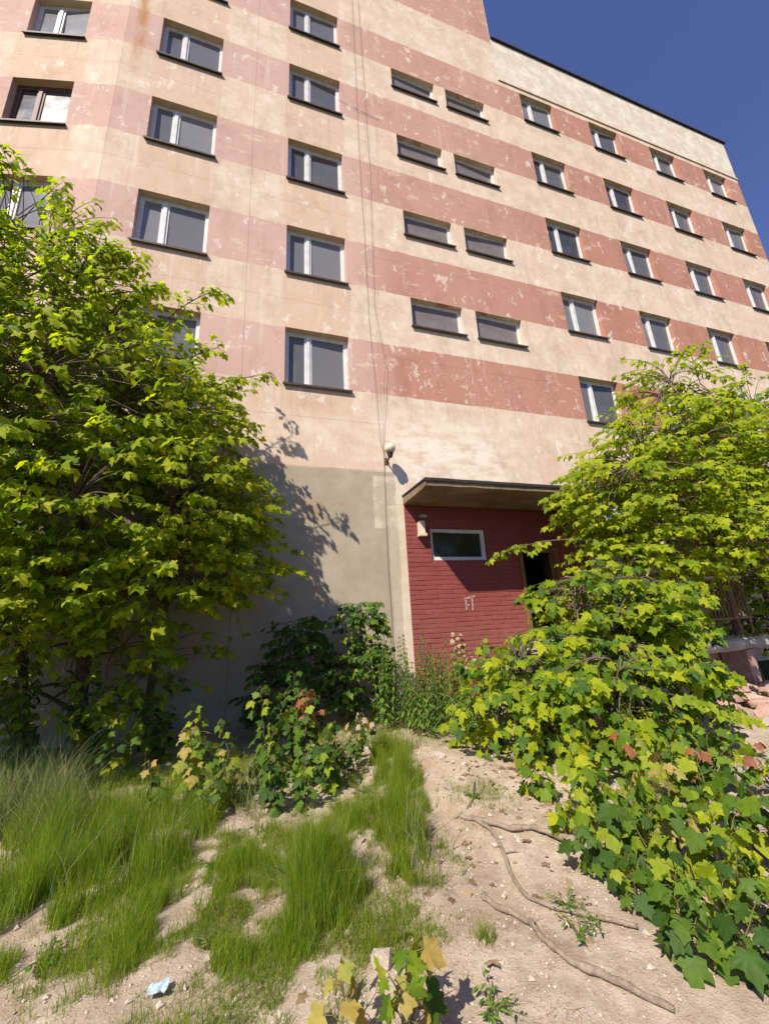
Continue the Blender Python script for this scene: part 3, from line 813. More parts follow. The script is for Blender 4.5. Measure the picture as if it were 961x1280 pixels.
def maple(name, label, cat, base, stems, blobs, n_spray, size, mats, seed, extra=(), pairs=(3, 6), n_single=300, shell=0.5, group=None, twl=(.3, .6), limbs=6):
    """stems: lists of (x,y,z,radius); blobs: (cx,cy,cz,rx,ry,rz,weight); extra: sprays reaching out (point from, point to)"""
    r = np.random.default_rng(seed)
    root = empty(name, base, label, cat, group)
    off = world_off(root)
    nodes = []
    for st in stems:
        mb = MB(); P = []; Rr = []
        for i in range(len(st) - 1):
            a, b = np.array(st[i]), np.array(st[i + 1])
            for k in range(5):
                q = a + (b - a) * k / 5; jj = .03 * np.array(noise.noise_vector(Vector((q[0] * 1.5, q[1] * 1.5, q[2] * 1.5 + seed))))
                P.append(tuple(q[:3] + jj)); Rr.append(q[3]); nodes.append(np.append(q[:3] + jj, q[3]))
        P.append(st[-1][:3]); Rr.append(st[-1][3]); nodes.append(np.array(st[-1]))
        mb.tube(P, Rr, 9)
        mb.build("trunk", M['bark'], root, off, True)
    br = MB(); nodes0 = np.array(nodes)
    for bl in blobs:
        for j in range(limbs):
            u = nrm(r.normal(size=3)); tgt = np.array(bl[:3]) + u * np.array(bl[3:6]) * r.uniform(.3, .8)
            ok = nodes0[nodes0[:, 2] < tgt[2] + .1]
            if len(ok) == 0: ok = nodes0
            i = np.argmin(np.linalg.norm((ok[:, :3] - tgt) * np.array([1, 1, .8]), axis=1) + r.random(len(ok)) * .5)
            a = ok[i, :3]; r0 = min(ok[i, 3] * .6, .035); P = []; n = 7
            for k in range(n + 1):
                f = k / n; q = a + (tgt - a) * f; q[2] += .25 * math.sin(math.pi * f) * np.linalg.norm(tgt - a) * .35
                q += .05 * np.array(noise.noise_vector(Vector(q * 1.7))) * f
                P.append(q); nodes.append(np.append(q, r0 * (1 - .75 * f)))
            br.tube([tuple(q) for q in P], [r0 * (1 - .75 * k / n) for k in range(n + 1)], 5, False)
    nodes = np.array(nodes); L = Leaves()
    w = np.array([b[6] for b in blobs], float); w /= w.sum()
    def twig(a, b):
        P = []
        for k in range(5):
            f = k / 4; q = a + (b - a) * f; q = q + np.array([0, 0, .06 * math.sin(math.pi * f)]); P.append(tuple(q))
        br.tube(P, [.010, .009, .008, .007, .006], 4, False)
    for i in range(n_spray):
        bl = blobs[r.choice(len(blobs), p=w)]
        u = nrm(r.normal(size=3)); rad = shell + (1 - shell) * r.random() ** .6
        p = np.array(bl[:3]) + u * np.array(bl[3:6]) * rad
        if p[2] < 0.12: p[2] = .12 + r.random() * .2
        j = np.argmin(np.linalg.norm(nodes[:, :3] - p, axis=1) + r.random(len(nodes)) * .15); a = nodes[j, :3]
        dv = p - a
        if np.linalg.norm(dv) > .12: twig(a, p)
        dirv = nrm(np.array([u[0], u[1], .12 * u[2]]) + .8 * nrm(dv) * np.array([1, 1, .3]) + r.normal(0, .25, 3) * np.array([1, 1, .4]))
        spray(L, br, p, dirv, r.uniform(*twl), int(r.integers(*pairs)), size, mats, r)
    for ex in extra:
        a, b = np.array(ex[0]), np.array(ex[1]); n = 9; P = []
        for k in range(n + 1):
            f = k / n; q = a + (b - a) * f; q[2] += .12 * math.sin(math.pi * f) * np.linalg.norm(b - a); P.append(q)
        br.tube([tuple(q) for q in P], [.016 * (1 - .6 * k / n) for k in range(n + 1)], 5, False)
        for k in range(ex[2], n + 1):
            for q in range(2):
                u = nrm(r.normal(size=3)); u[2] *= .25
                spray(L, br, P[k], (b - a) / np.linalg.norm(b - a) * .5 + u, r.uniform(.15, .35), 3, size * .9, mats, r)
    br.build("branch", M['bark'], root, off, True)
    leaves_to(root, L, n_single, T_LO, T_LO)
    return root

# left maple
k = 1.16
def far(p):      # the tree stands close to the wall
    return tuple([p[0] * k, p[1] * k, max(-.1, (p[2] - 1.6) * k + 1.6)] + [q * k for q in p[3:6]] + list(p[6:]))
maple("maple_tree", "tall bright maple tree filling the left edge before the shaded wall", "tree", (-2.2, 7.1, 0),
      [[(-2.2, 7.1, -.1, .10), (-2.3, 7.0, 1.5, .085), (-2.5, 6.9, 3.4, .07), (-3.0, 6.8, 5.6, .05), (-3.5, 6.6, 8.0, .02)],
       [(-2.9, 7.3, -.1, .085), (-3.1, 7.1, 1.6, .07), (-3.6, 6.9, 3.6, .05), (-4.2, 6.6, 5.8, .02)],
       [(-1.5, 7.2, -.1, .06), (-1.4, 7.1, 1.4, .05), (-1.2, 6.9, 3.0, .04), (-.9, 6.6, 4.8, .015)]],
      [far(p) for p in ((-2.4, 5.7, 6.3, .8, .8, .7, .5), (-3.2, 5.7, 6.75, 1.15, 1.1, 1.0, 1.0), (-2.75, 5.4, 5.5, 1.45, 1.2, 1.1, 1.5), (-2.1, 5.2, 4.25, 1.5, 1.3, 1.0, 1.8), (-1.5, 5.2, 3.2, 1.45, 1.2, .8, 1.7),
       (-3.2, 4.7, 3.4, 1.4, 1.2, 1.4, 1.5), (-3.5, 4.9, 5.0, 1.2, 1.2, 1.3, 1.0), (-.7, 5.5, 2.45, .9, .7, .45, .5), (-1.9, 5.7, 1.5, 1.3, .6, .7, .35), (-2.9, 5.0, 2.2, 1.4, .9, .6, 1.0),
       (-1.6, 5.2, 2.3, 1.3, .8, .5, .9), (-4.9, 5.4, 4.6, 1.5, 1.1, 1.6, 1.4), (-5.0, 5.4, 2.9, 1.5, 1.1, 1.1, 1.2), (-2.2, 5.4, 1.2, 1.2, .6, .5, .35))] + [(-1.35, 7.1, 5.1, .95, .5, 1.1, 1.0), (-.75, 7.0, 3.6, .85, .5, .8, .9)],  # last two blobs add hidden foliage to fill out the wall shadow
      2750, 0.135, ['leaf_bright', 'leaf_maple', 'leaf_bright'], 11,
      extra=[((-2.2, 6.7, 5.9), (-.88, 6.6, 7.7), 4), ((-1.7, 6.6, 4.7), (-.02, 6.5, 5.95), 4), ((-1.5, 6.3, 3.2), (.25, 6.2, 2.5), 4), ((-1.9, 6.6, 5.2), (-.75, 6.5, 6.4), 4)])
# right maples
maple("maple_tree", "young bright maple tree standing right of the entrance canopy", "tree", (9.0, 5.7, 0),
      [[(9.0, 5.7, -.1, .06), (8.9, 5.6, 1.6, .05), (8.5, 5.3, 3.4, .035), (8.1, 5.0, 5.8, .012)],
       [(9.1, 5.5, -.1, .045), (8.4, 5.3, 2.0, .035), (7.2, 5.0, 3.3, .025), (6.3, 4.8, 3.7, .012)]],
      [(7.95, 5.0, 5.6, .75, .8, 1.0, .55), (7.3, 4.9, 4.3, 1.5, 1.1, .85, 1.4), (6.2, 4.8, 3.5, 1.25, 1.0, .75, 1.2), (7.0, 4.7, 2.75, 1.5, 1.0, .6, 1.0), (9.0, 5.0, 4.2, 1.5, 1.0, 1.3, 1.2), (6.0, 4.9, 2.4, .9, .7, .5, .5), (9.6, 5.3, 2.6, 1.2, .8, .8, .7)],
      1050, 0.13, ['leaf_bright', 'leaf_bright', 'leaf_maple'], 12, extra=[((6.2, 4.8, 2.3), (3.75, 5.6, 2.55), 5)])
maple("maple_tree", "darker spreading maple tree at the right edge behind the young one", "tree", (12.2, 6.2, 0),
      [[(12.2, 6.2, -.1, .10), (12.1, 6.2, 2.5, .08), (12.4, 6.2, 5.0, .05), (12.7, 6.2, 7.4, .015)],
       [(11.4, 6.2, -.1, .07), (10.8, 6.1, 2.5, .05), (10.3, 6.0, 4.4, .015)]],
      [(12.3, 6.2, 6.0, 1.6, 1.2, 1.3, 1.0), (10.6, 6.1, 4.9, 1.6, 1.2, 1.0, 1.0), (12.6, 6.1, 3.6, 2.0, 1.2, 1.3, 1.3), (10.2, 6.2, 2.9, 1.4, 1.0, 1.0, .9), (14.5, 6.1, 4.5, 2.0, 1.2, 2.2, 1.0), (12.0, 6.2, 1.5, 2.5, 1.0, 1.0, .8)],
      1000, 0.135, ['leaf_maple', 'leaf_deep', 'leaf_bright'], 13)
# the big bush before the entrance
maple("maple_bush", "dense many-stemmed maple bush in front of the entrance", "bush", (4.1, 4.5, 0),
      [[(4.1, 4.5, -.1, .03), (4.0, 4.4, 1.0, .022), (4.2, 4.5, 2.0, .008)], [(3.5, 4.6, -.1, .025), (3.2, 4.5, .8, .016), (3.0, 4.5, 1.4, .006)],
       [(4.6, 4.4, -.1, .03), (5.0, 4.4, 1.0, .02), (5.4, 4.5, 1.8, .006)], [(3.9, 4.1, -.1, .02), (3.8, 3.8, .7, .014), (3.8, 3.6, 1.1, .005)], [(5.0, 4.2, -.1, .025), (5.5, 4.0, .8, .016), (5.8, 4.0, 1.2, .006)]],
      [(4.75, 4.5, 1.75, .9, .8, .5, 1.0), (3.6, 4.5, .95, .85, .7, .5, .9), (4.7, 4.4, 1.2, .95, .8, .6, 1.2), (4.0, 4.0, .75, 1.1, .6, .5, 1.0), (5.0, 4.2, .7, .7, .7, .5, .7), (3.0, 4.6, .6, .55, .6, .45, .5), (5.4, 4.6, 1.6, .5, .6, .3, .5)],
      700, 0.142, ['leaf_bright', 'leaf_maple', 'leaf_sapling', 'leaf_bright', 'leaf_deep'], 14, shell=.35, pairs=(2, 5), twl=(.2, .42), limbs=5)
# shaded shrubs along the wall
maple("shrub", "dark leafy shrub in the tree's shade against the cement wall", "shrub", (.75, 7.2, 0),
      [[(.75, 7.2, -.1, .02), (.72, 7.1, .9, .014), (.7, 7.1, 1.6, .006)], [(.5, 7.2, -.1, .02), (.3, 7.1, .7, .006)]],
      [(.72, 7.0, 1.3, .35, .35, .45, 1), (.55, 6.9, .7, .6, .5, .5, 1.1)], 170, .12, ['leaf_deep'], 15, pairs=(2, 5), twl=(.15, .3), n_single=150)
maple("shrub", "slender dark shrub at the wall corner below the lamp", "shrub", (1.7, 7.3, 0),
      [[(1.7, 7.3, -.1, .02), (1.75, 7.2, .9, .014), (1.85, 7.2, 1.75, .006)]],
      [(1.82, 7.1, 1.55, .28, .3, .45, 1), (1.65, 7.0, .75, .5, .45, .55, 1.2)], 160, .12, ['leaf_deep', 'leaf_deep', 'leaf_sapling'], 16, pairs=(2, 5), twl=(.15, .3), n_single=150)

# ---- saplings with large single leaves
def sapling(label, loc, h, lean, n_stem, size, seed, mats=('leaf_sapling',), tip=None, tipf=.25, name="maple_sapling", gap=.065, group="maple saplings growing out of the sandy soil", spread_=.35, cat="sapling"):
    r = np.random.default_rng(seed)
    z0 = gh(loc[0], loc[1]); root = empty(name, (loc[0], loc[1], z0), label, cat, group)
    b0 = np.array([loc[0], loc[1], z0]); L = Leaves(); st = MB()
    for s in range(n_stem):
        hh = h * (1 if s == 0 else r.uniform(.5, .95)); a = r.uniform(0, 6.28)
        ln = np.array([lean[0], lean[1]]) + (0 if s == 0 else 1) * spread_ * np.array([math.cos(a), math.sin(a)])
        n = max(3, int(hh / gap)); P = []
        for i in range(n + 1):
            f = i / n; P.append(b0 + np.array([ln[0] * hh * f ** 1.5, ln[1] * hh * f ** 1.5, hh * f * (1 - .12 * f)]) + r.normal(0, .006, 3))
        st.tube([tuple(p) for p in P], [.008 * (1 - .65 * i / n) * (h / .6) ** .5 for i in range(n + 1)], 5, False)
        ang = r.uniform(0, 3.14)
        for i in range(1, n + 1):
            f = i / n; ang += math.pi / 2 + r.normal(0, .25)
            if f < .22 and r.random() < .5: continue
            for sg in (0, math.pi):
                if r.random() < .07: continue
                o = np.array([math.cos(ang + sg), math.sin(ang + sg), 0]); s_ = size * .88 * r.uniform(.55, 1.15) * (1 - .35 * f * f)
                pl = s_ * r.uniform(.55, .95); e = P[i] + o * pl + np.array([0, 0, pl * (.25 + .3 * f)])
                st.tube([tuple(P[i]), tuple((P[i] + e) / 2 + np.array([0, 0, .012])), tuple(e)], .0022, 3, False)
                ld = o + r.normal(0, .25, 3); ld[2] = -.35 - r.random() * .9
                nn = UPN * .5 + o * .40 + SUNV * .6 + r.normal(0, .42, 3)
                mt = mats[r.integers(len(mats))]
                if tip and f > 1 - tipf and r.random() < .85: mt = tip
                L.add(e, ld, nn, s_, mt)
    st.build("stem", M['stem'], root, (0, 0, 0) if False else (-b0[0], -b0[1], -b0[2]), True)
    leaves_to(root, L, 300, T_HI, T_HI, "foliage")
    return root

SAP = [
 # centre-left thicket
 ("broad maple sapling with yellowing leaves at the left of the thicket", (-.55, 4.75), .75, (-.05, 0), 2, .15, ('leaf_sapling', 'leaf_yellow', 'leaf_sapling'), 'leaf_yellow'),
 ("maple sapling with light green upper leaves against the dark shade", (.15, 4.9), 1.05, (-.05, -.05), 3, .15, ('leaf_sapling', 'leaf_deep'), 'leaf_sapling'),
 ("maple sapling topped by a cluster of brown red leaves", (.55, 4.75), 1.0, (.02, -.05), 3, .15, ('leaf_deep', 'leaf_sapling'), 'leaf_red'),
 ("low maple sapling with small pale withered tip by the bare sand", (.95, 4.7), .55, (.2, 0), 2, .12, ('leaf_deep', 'leaf_sapling'), 'leaf_pale'),
 ("dark glossy low sapling in the middle of the thicket", (.2, 4.3), .6, (0, -.1), 4, .12, ('leaf_deep', 'leaf_sapling', 'leaf_deep'), None),
 ("dark low sapling at the foot of the thicket above the short grass", (.45, 4.25), .5, (.1, -.1), 4, .11, ('leaf_deep', 'leaf_deep', 'leaf_sapling'), None),
 ("small sapling with one pale yellow leaf standing in the long grass", (-.85, 4.6), .5, (-.05, 0), 1, .13, ('leaf_deep',), 'leaf_yellow'),
 ("small light green sapling in the shade under the left maple", (-.6, 5.7), .9, (0, -.1), 2, .14, ('leaf_sapling', 'leaf_maple'), None),
 ("thin sapling beside the left maple's trunks", (-1.4, 5.6), .8, (0, -.1), 2, .14, ('leaf_maple', 'leaf_deep'), None),
 ("bushy dark sapling right of centre in the thicket", (.75, 4.45), .7, (.05, -.1), 4, .12, ('leaf_deep', 'leaf_sapling'), None),
 ("pale green sapling leaning left out of the thicket", (-.15, 4.65), .8, (-.15, -.05), 3, .14, ('leaf_sapling', 'leaf_yellow', 'leaf_deep'), 'leaf_sapling'),
 ("low dark sapling at the thicket's left foot in the grass", (-.3, 4.3), .5, (-.1, -.05), 4, .11, ('leaf_deep', 'leaf_sapling'), None),
 ("small sapling with light brown tip at the thicket's right end", (1.15, 4.95), .6, (.1, 0), 2, .12, ('leaf_sapling', 'leaf_deep'), 'leaf_pale'),
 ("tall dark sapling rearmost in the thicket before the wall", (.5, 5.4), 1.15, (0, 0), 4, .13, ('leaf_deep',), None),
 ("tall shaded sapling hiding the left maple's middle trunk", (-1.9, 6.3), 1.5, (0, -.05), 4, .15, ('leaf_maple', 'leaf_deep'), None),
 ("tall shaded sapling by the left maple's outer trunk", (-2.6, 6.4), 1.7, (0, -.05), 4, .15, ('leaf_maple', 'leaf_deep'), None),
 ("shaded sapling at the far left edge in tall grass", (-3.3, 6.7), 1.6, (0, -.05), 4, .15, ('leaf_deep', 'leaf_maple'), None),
 ("light-flecked sapling low under the left maple's right side", (-1.1, 6.4), 1.2, (0, -.05), 4, .14, ('leaf_deep', 'leaf_maple'), None),
 # left of the bush
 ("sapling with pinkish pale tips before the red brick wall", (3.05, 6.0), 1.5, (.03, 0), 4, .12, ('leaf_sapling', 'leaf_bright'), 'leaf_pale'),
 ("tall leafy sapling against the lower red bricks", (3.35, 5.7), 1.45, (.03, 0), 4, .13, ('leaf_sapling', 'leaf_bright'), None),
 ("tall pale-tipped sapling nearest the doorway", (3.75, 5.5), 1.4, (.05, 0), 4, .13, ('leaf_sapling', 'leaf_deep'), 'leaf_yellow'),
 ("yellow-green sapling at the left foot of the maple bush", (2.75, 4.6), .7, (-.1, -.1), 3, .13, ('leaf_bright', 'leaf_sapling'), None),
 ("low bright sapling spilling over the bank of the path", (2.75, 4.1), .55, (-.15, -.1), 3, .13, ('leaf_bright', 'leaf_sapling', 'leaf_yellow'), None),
 # lower right
 ("large-leaved sapling leaning over the path beside the upper root", (2.55, 3.05), .62, (-.12, -.05), 2, .17, ('leaf_sapling', 'leaf_bright'), None),
 ("sapling with a big drooping leaf over the middle of the path edge", (2.35, 2.65), .55, (-.1, 0), 2, .19, ('leaf_sapling',), None),
 ("sapling with orange red young leaves right of the path", (2.85, 2.75), .72, (0, 0), 2, .16, ('leaf_sapling', 'leaf_yellow'), 'leaf_red'),
 ("sapling with yellow leaves among green ones right of the path", (2.65, 2.35), .62, (.05, 0), 2, .16, ('leaf_sapling', 'leaf_yellow', 'leaf_sapling'), 'leaf_yellow'),
 ("tall red-tipped sapling at the right edge of the picture", (3.5, 2.75), .5, (0, 0), 3, .16, ('leaf_sapling', 'leaf_deep'), 'leaf_red'),
 ("green sapling at the right edge below the red-tipped one", (3.1, 2.2), .55, (0, 0), 3, .16, ('leaf_sapling', 'leaf_deep'), None),
 ("low dark sapling at the lower right corner", (2.45, 1.85), .42, (0, 0), 3, .16, ('leaf_deep', 'leaf_sapling'), None),
 ("low broad sapling beside the end of the lower root", (2.2, 2.0), .34, (-.05, 0), 3, .14, ('leaf_sapling', 'leaf_deep'), None),
 ("dark sapling between the path edge and the yellow-leaved one", (2.35, 2.25), .42, (0, 0), 3, .14, ('leaf_deep', 'leaf_sapling'), None),
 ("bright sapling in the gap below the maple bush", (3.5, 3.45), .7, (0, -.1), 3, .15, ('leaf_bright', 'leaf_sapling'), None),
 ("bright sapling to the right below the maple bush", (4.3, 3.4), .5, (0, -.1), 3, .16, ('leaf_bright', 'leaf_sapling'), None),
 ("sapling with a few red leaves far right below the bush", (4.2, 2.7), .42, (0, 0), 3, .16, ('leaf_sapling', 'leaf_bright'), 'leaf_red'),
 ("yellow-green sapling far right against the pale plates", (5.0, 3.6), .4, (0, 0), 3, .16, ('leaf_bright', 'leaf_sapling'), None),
 ("deep green sapling crowding the lower right edge", (2.95, 1.75), .6, (0, 0), 3, .16, ('leaf_deep', 'leaf_sapling'), None),
 ("dark broad-leaved sapling nearest the camera at the lower right", (2.15, 1.72), .36, (0, 0), 3, .15, ('leaf_sapling', 'leaf_deep'), None),
 ("light green sapling just above the lower right corner", (2.6, 2.05), .5, (0, 0), 3, .16, ('leaf_sapling', 'leaf_bright'), None),
 ("low sapling filling the extreme lower right corner", (2.5, 1.55), .4, (0, 0), 3, .15, ('leaf_deep', 'leaf_sapling'), None),
 ("green sapling with broad leaves under the red-leaved one", (2.6, 2.6), .45, (0, 0), 3, .17, ('leaf_sapling',), None),
 ("low sapling creeping onto the path beside the upper root's end", (2.2, 2.85), .32, (-.1, 0), 3, .14, ('leaf_sapling', 'leaf_bright'), None),
 ("low sapling on the path's edge above the middle root's end", (2.08, 2.45), .28, (-.1, 0), 3, .13, ('leaf_sapling', 'leaf_deep'), None),
 ("small sapling on the path's edge where the middle root ends", (2.05, 2.15), .26, (-.1, 0), 3, .13, ('leaf_sapling', 'leaf_deep'), None),
 ("low sapling overhanging the lowest root's end", (1.98, 1.82), .26, (-.05, 0), 3, .13, ('leaf_deep', 'leaf_sapling'), None),
 ("low sapling on the bank between the bush and the upper root", (2.45, 3.5), .4, (-.1, -.1), 3, .14, ('leaf_bright', 'leaf_sapling'), None),
 ("bushy sapling closing the gap under the maple bush's left side", (3.0, 3.45), .6, (0, -.1), 4, .15, ('leaf_bright', 'leaf_sapling'), None),
 ("bushy sapling closing the gap under the maple bush's middle", (3.5, 3.05), .55, (0, -.1), 4, .15, ('leaf_sapling', 'leaf_bright'), None),
 ("bushy sapling low at the right beneath the maple bush", (4.0, 3.05), .5, (0, -.1), 4, .15, ('leaf_sapling', 'leaf_deep'), None),
 # foreground
 ("backlit yellow-green seedling at the bottom edge in front", (.60, 1.86), .38, (0, 0), 3, .14, ('leaf_yellow', 'leaf_sapling'), 'leaf_sapling'),
 ("small yellowish seedling left of it at the bottom edge", (.38, 2.0), .28, (0, 0), 1, .12, ('leaf_yellow',), 'leaf_yellow'),
]
for i, (lab, loc, h, lean, ns, size, mats, tip) in enumerate(SAP):
    sapling(lab, loc, h, lean, ns, size, 100 + i, mats, tip)

# nettles at the wall corner
def nettle(label, loc, h, seed, n_st=18):
    r = np.random.default_rng(seed); root = empty("nettle_plant", (loc[0], loc[1], gh(*loc)), label, "nettle", "nettles by the wall corner")
    b0 = np.array(root.location); L = Leaves(); st = MB()
    for s in range(n_st):
        hh = h * r.uniform(.65, 1.05); o = b0 + np.append(r.normal(0, .17, 2), 0); ln = r.normal(0, .10, 2); n = int(hh / .065); P = []
        for i in range(n + 1):
            f = i / n; P.append(o + np.array([ln[0] * hh * f, ln[1] * hh * f, hh * f]))
        st.tube([tuple(p) for p in P], .004, 4, False); a = r.uniform(0, 3)
        for i in range(3, n + 1):
            a += math.pi / 2; f = i / n
            for sg in (0, math.pi):
                q = np.array([math.cos(a + sg), math.sin(a + sg), -.35 - r.random() * .4]); L.add(P[i], q, UPN + q * .3 + r.normal(0, .2, 3), 0.125 * (1.15 - .7 * f) * r.uniform(.8, 1.2), 'nettle')
    st.build("stem", M['stem'], root, world_off(root)); leaves_to(root, L, 120, T_LANCE, T_LANCE, "foliage")
for i, (loc, h, lab) in enumerate((((2.15, 6.3), 1.4, "tall nettle clump nearest the dark shrub at the wall corner"), ((2.5, 6.1), 1.3, "nettle clump in front of the red brick corner"),
                                   ((2.35, 5.75), .8, "lower nettle clump at the end of the sandy path"), ((2.9, 6.2), 1.25, "nettle clump furthest right along the red brick wall"), ((2.75, 5.5), 1.0, "nettle clump between the path's head and the maple bush"))):
    nettle(lab, loc, h, 300 + i)

# ------------------------------------------------------------------ grass
def blades(name, label, patches, mat, seed, cat="grass", width=.0028, seg=3, bend=.5, thr=-.36):
    r = np.random.default_rng(seed); V = []; F = []; off = 0
    B0 = []; H = []
    for (cx, cy, rx, ry, h, n) in patches:
        u = 1.15 * r.random(n) ** .62; a = r.uniform(0, 2 * np.pi, n); wob = 1 + .25 * np.sin(3 * a + cx * 5) + .15 * np.sin(7 * a + cy * 9)
        x = cx + rx * u * np.cos(a) * wob; y = cy + ry * u * np.sin(a) * wob
        keep = np.array([noise.noise(Vector((p * 3.2, q * 3.2, 4.4))) * .6 + noise.noise(Vector((p * 9.0, q * 9.0, 7.7))) * .55 > thr + .34 * w_ for p, q, w_ in zip(x, y, u)]); x, y, u = x[keep], y[keep], u[keep]
        hn = np.array([.75 + .55 * noise.noise(Vector((p * 4.5, q * 4.5, 2.0))) for p, q in zip(x, y)])
        z = np.array([gh(p, q) for p, q in zip(x, y)]); B0.append(np.stack([x, y, z - .01], 1)); H.append(h * (1 - .45 * u ** 2) * r.uniform(.45, 1.2, len(x)) * hn)
    B0 = np.concatenate(B0); H = np.concatenate(H); n = len(B0)
    H = H * np.where(r.random(n) < .10, 1.35, 1.0); wv = r.uniform(.55, 1.4, n) * np.where(r.random(n) < .15, 1.9, 1.0)
    a = r.uniform(0, 2 * np.pi, n); flow = np.array([.10, -.06])
    fl2 = np.array([[noise.noise(Vector((p[0] * 5, p[1] * 5, 1))), noise.noise(Vector((p[0] * 5, p[1] * 5, 8)))] for p in B0]) * 1.1
    dr = np.stack([np.cos(a), np.sin(a)], 1) + flow + fl2; b = bend * r.uniform(.1, 1.2, n)
    yaw_ = r.uniform(0, np.pi, n); sd = np.stack([np.cos(yaw_), np.sin(yaw_), np.zeros(n)], 1)
    rows = []
    for k in range(seg + 1):
        f = k / seg; c = B0.copy(); c[:, :2] += dr * (H * b * f ** 1.9)[:, None]; c[:, 2] += H * f * (1 - .22 * b * f)
        w = width * (1 - f ** 1.4) * .5 * wv
        if k < seg: rows += [c - sd * w[:, None], c + sd * w[:, None]]
        else: rows += [c]
    VV = np.stack(rows, 1); m = VV.shape[1]; T = []
    for k in range(seg - 1):
        q = 2 * k; T += [(q, q + 1, q + 3), (q, q + 3, q + 2)]
    T.append((2 * seg - 2, 2 * seg - 1, 2 * seg)); T = np.array(T)
    FF = (T[None] + (np.arange(n) * m)[:, None, None]).reshape(-1, 3)
    return tag(put(name, tri_mesh(name, VV.reshape(-1, 3), FF, M[mat])), label, cat, kind='stuff')

blades("long_grass", "fine bright green long grass in soft mounds on the sand", [
    (-1.15, 4.3, .7, .75, .50, 14000), (-.55, 4.75, .7, .5, .38, 6000), (-2.2, 5.3, .9, .9, .45, 7000), (-.8, 3.75, .5, .42, .42, 9000), (-1.4, 3.6, .5, .42, .36, 6500), (-1.8, 4.6, .6, .8, .5, 7000), (-.35, 4.15, .3, .4, .30, 3000),
    (.45, 3.0, .22, .36, .52, 11000), (.33, 2.72, .17, .2, .34, 3200), (.66, 3.4, .16, .25, .34, 2200), (1.15, 3.55, .28, .45, .40, 9000), (.9, 4.45, .35, .3, .22, 2500), (.75, 3.75, .3, .3, .26, 3000), (1.45, 4.25, .25, .55, .44, 7000), (1.55, 5.1, .3, .6, .38, 4500),
    (1.0, 3.0, .17, .22, .30, 3200), (1.28, 2.68, .10, .09, .22, 1500)], 'grass', 41, bend=.36, thr=-.22)
blades("short_grass", "thin short grass scattered over the sandy ground", [
    (-.35, 3.5, 1.2, .8, .10, 14000), (.2, 4.0, .7, .4, .12, 4000), (-.4, 3.15, .75, .55, .19, 13000), (.0, 3.55, .55, .45, .18, 9000), (.55, 2.35, .55, .3, .10, 4000), (.0, 2.35, .8, .35, .10, 4500), (1.0, 3.3, .5, .5, .13, 4500), (2.05, 3.75, .35, .4, .12, 1200), (.15, 2.65, .5, .4, .15, 6500), (-.55, 2.8, .6, .3, .13, 4000), (.85, 3.8, .4, .35, .15, 2600), (.75, 2.55, .35, .3, .12, 2600), (-.2, 2.3, .6, .3, .10, 2200), (-1.2, 3.0, .5, .3, .16, 3500),
    (.4, 5.3, 1.4, .8, .22, 9000), (-.8, 5.6, 1.5, .8, .24, 9000), (1.3, 6.4, 1.3, .7, .25, 8000), (1.14, 2.22, .10, .08, .14, 420), (1.85, 3.9, .25, .35, .10, 800), (3.5, 5.4, 1.5, .7, .3, 4000), (-2.6, 6.6, 1.6, .9, .3, 7000)], 'grass', 42, width=.0026)
blades("seeding_grass", "tall pale seeding grass along the left edge", [(-1.9, 5.0, .55, .7, .78, 3000), (-2.4, 5.7, .7, .7, .85, 2600), (-1.5, 4.5, .4, .4, .6, 600), (-.1, 4.6, .6, .4, .5, 500), (1.15, 3.2, .4, .6, .5, 260), (.45, 3.0, .3, .4, .55, 260), (-.9, 3.9, .7, .6, .5, 700)], 'grass_pale', 43, width=.005, bend=.7)
blades("dry_straw", "dry straw and dead grass lying on the sand", [(.3, 3.0, 1.7, 1.1, .07, 12000), (1.2, 2.3, .6, .6, .05, 2200), (.9, 4.6, .5, .4, .07, 900), (1.7, 2.8, .5, .6, .035, 700)], 'straw', 44, width=.003, bend=2.2)

# dead leaves and twigs
r = np.random.default_rng(77); L = Leaves()
lit = empty("leaf_litter_root", (0, 0, 0))
for i in range(420):
    c = ((.5, 4.5, 1.0, .5), (2.2, 3.2, .5, 1.0), (-.3, 5.4, 1.6, .7), (1.2, 2.6, 1.0, .8), (2.6, 4.2, .6, .5), (4.6, 3.2, 1.2, .4))[r.integers(6)]
    x, y = c[0] + r.normal() * c[2] * .6, c[1] + r.normal() * c[3] * .6
    if y < 1.6: continue
    L.add((x, y, gh(x, y) + .008), np.append(r.normal(0, 1, 2), .1), UPN + r.normal(0, .35, 3), r.uniform(.025, .07), 'dead')
M['dead'] = leaf_mat("dead_leaf", [(0.20, 0.125, 0.07), (0.30, 0.20, 0.12), (0.40, 0.30, 0.20)], 0.15, 0.8, tcol=(1, .9, .7), spec=0.1)
leaves_to(lit, L, 0, T_LO, T_LO, "leaf_litter")
for c in list(lit.children): c.parent = None; tag(c, "brown dead leaves lying about on the soil", "leaf litter", kind='stuff')
bpy.data.objects.remove(lit)
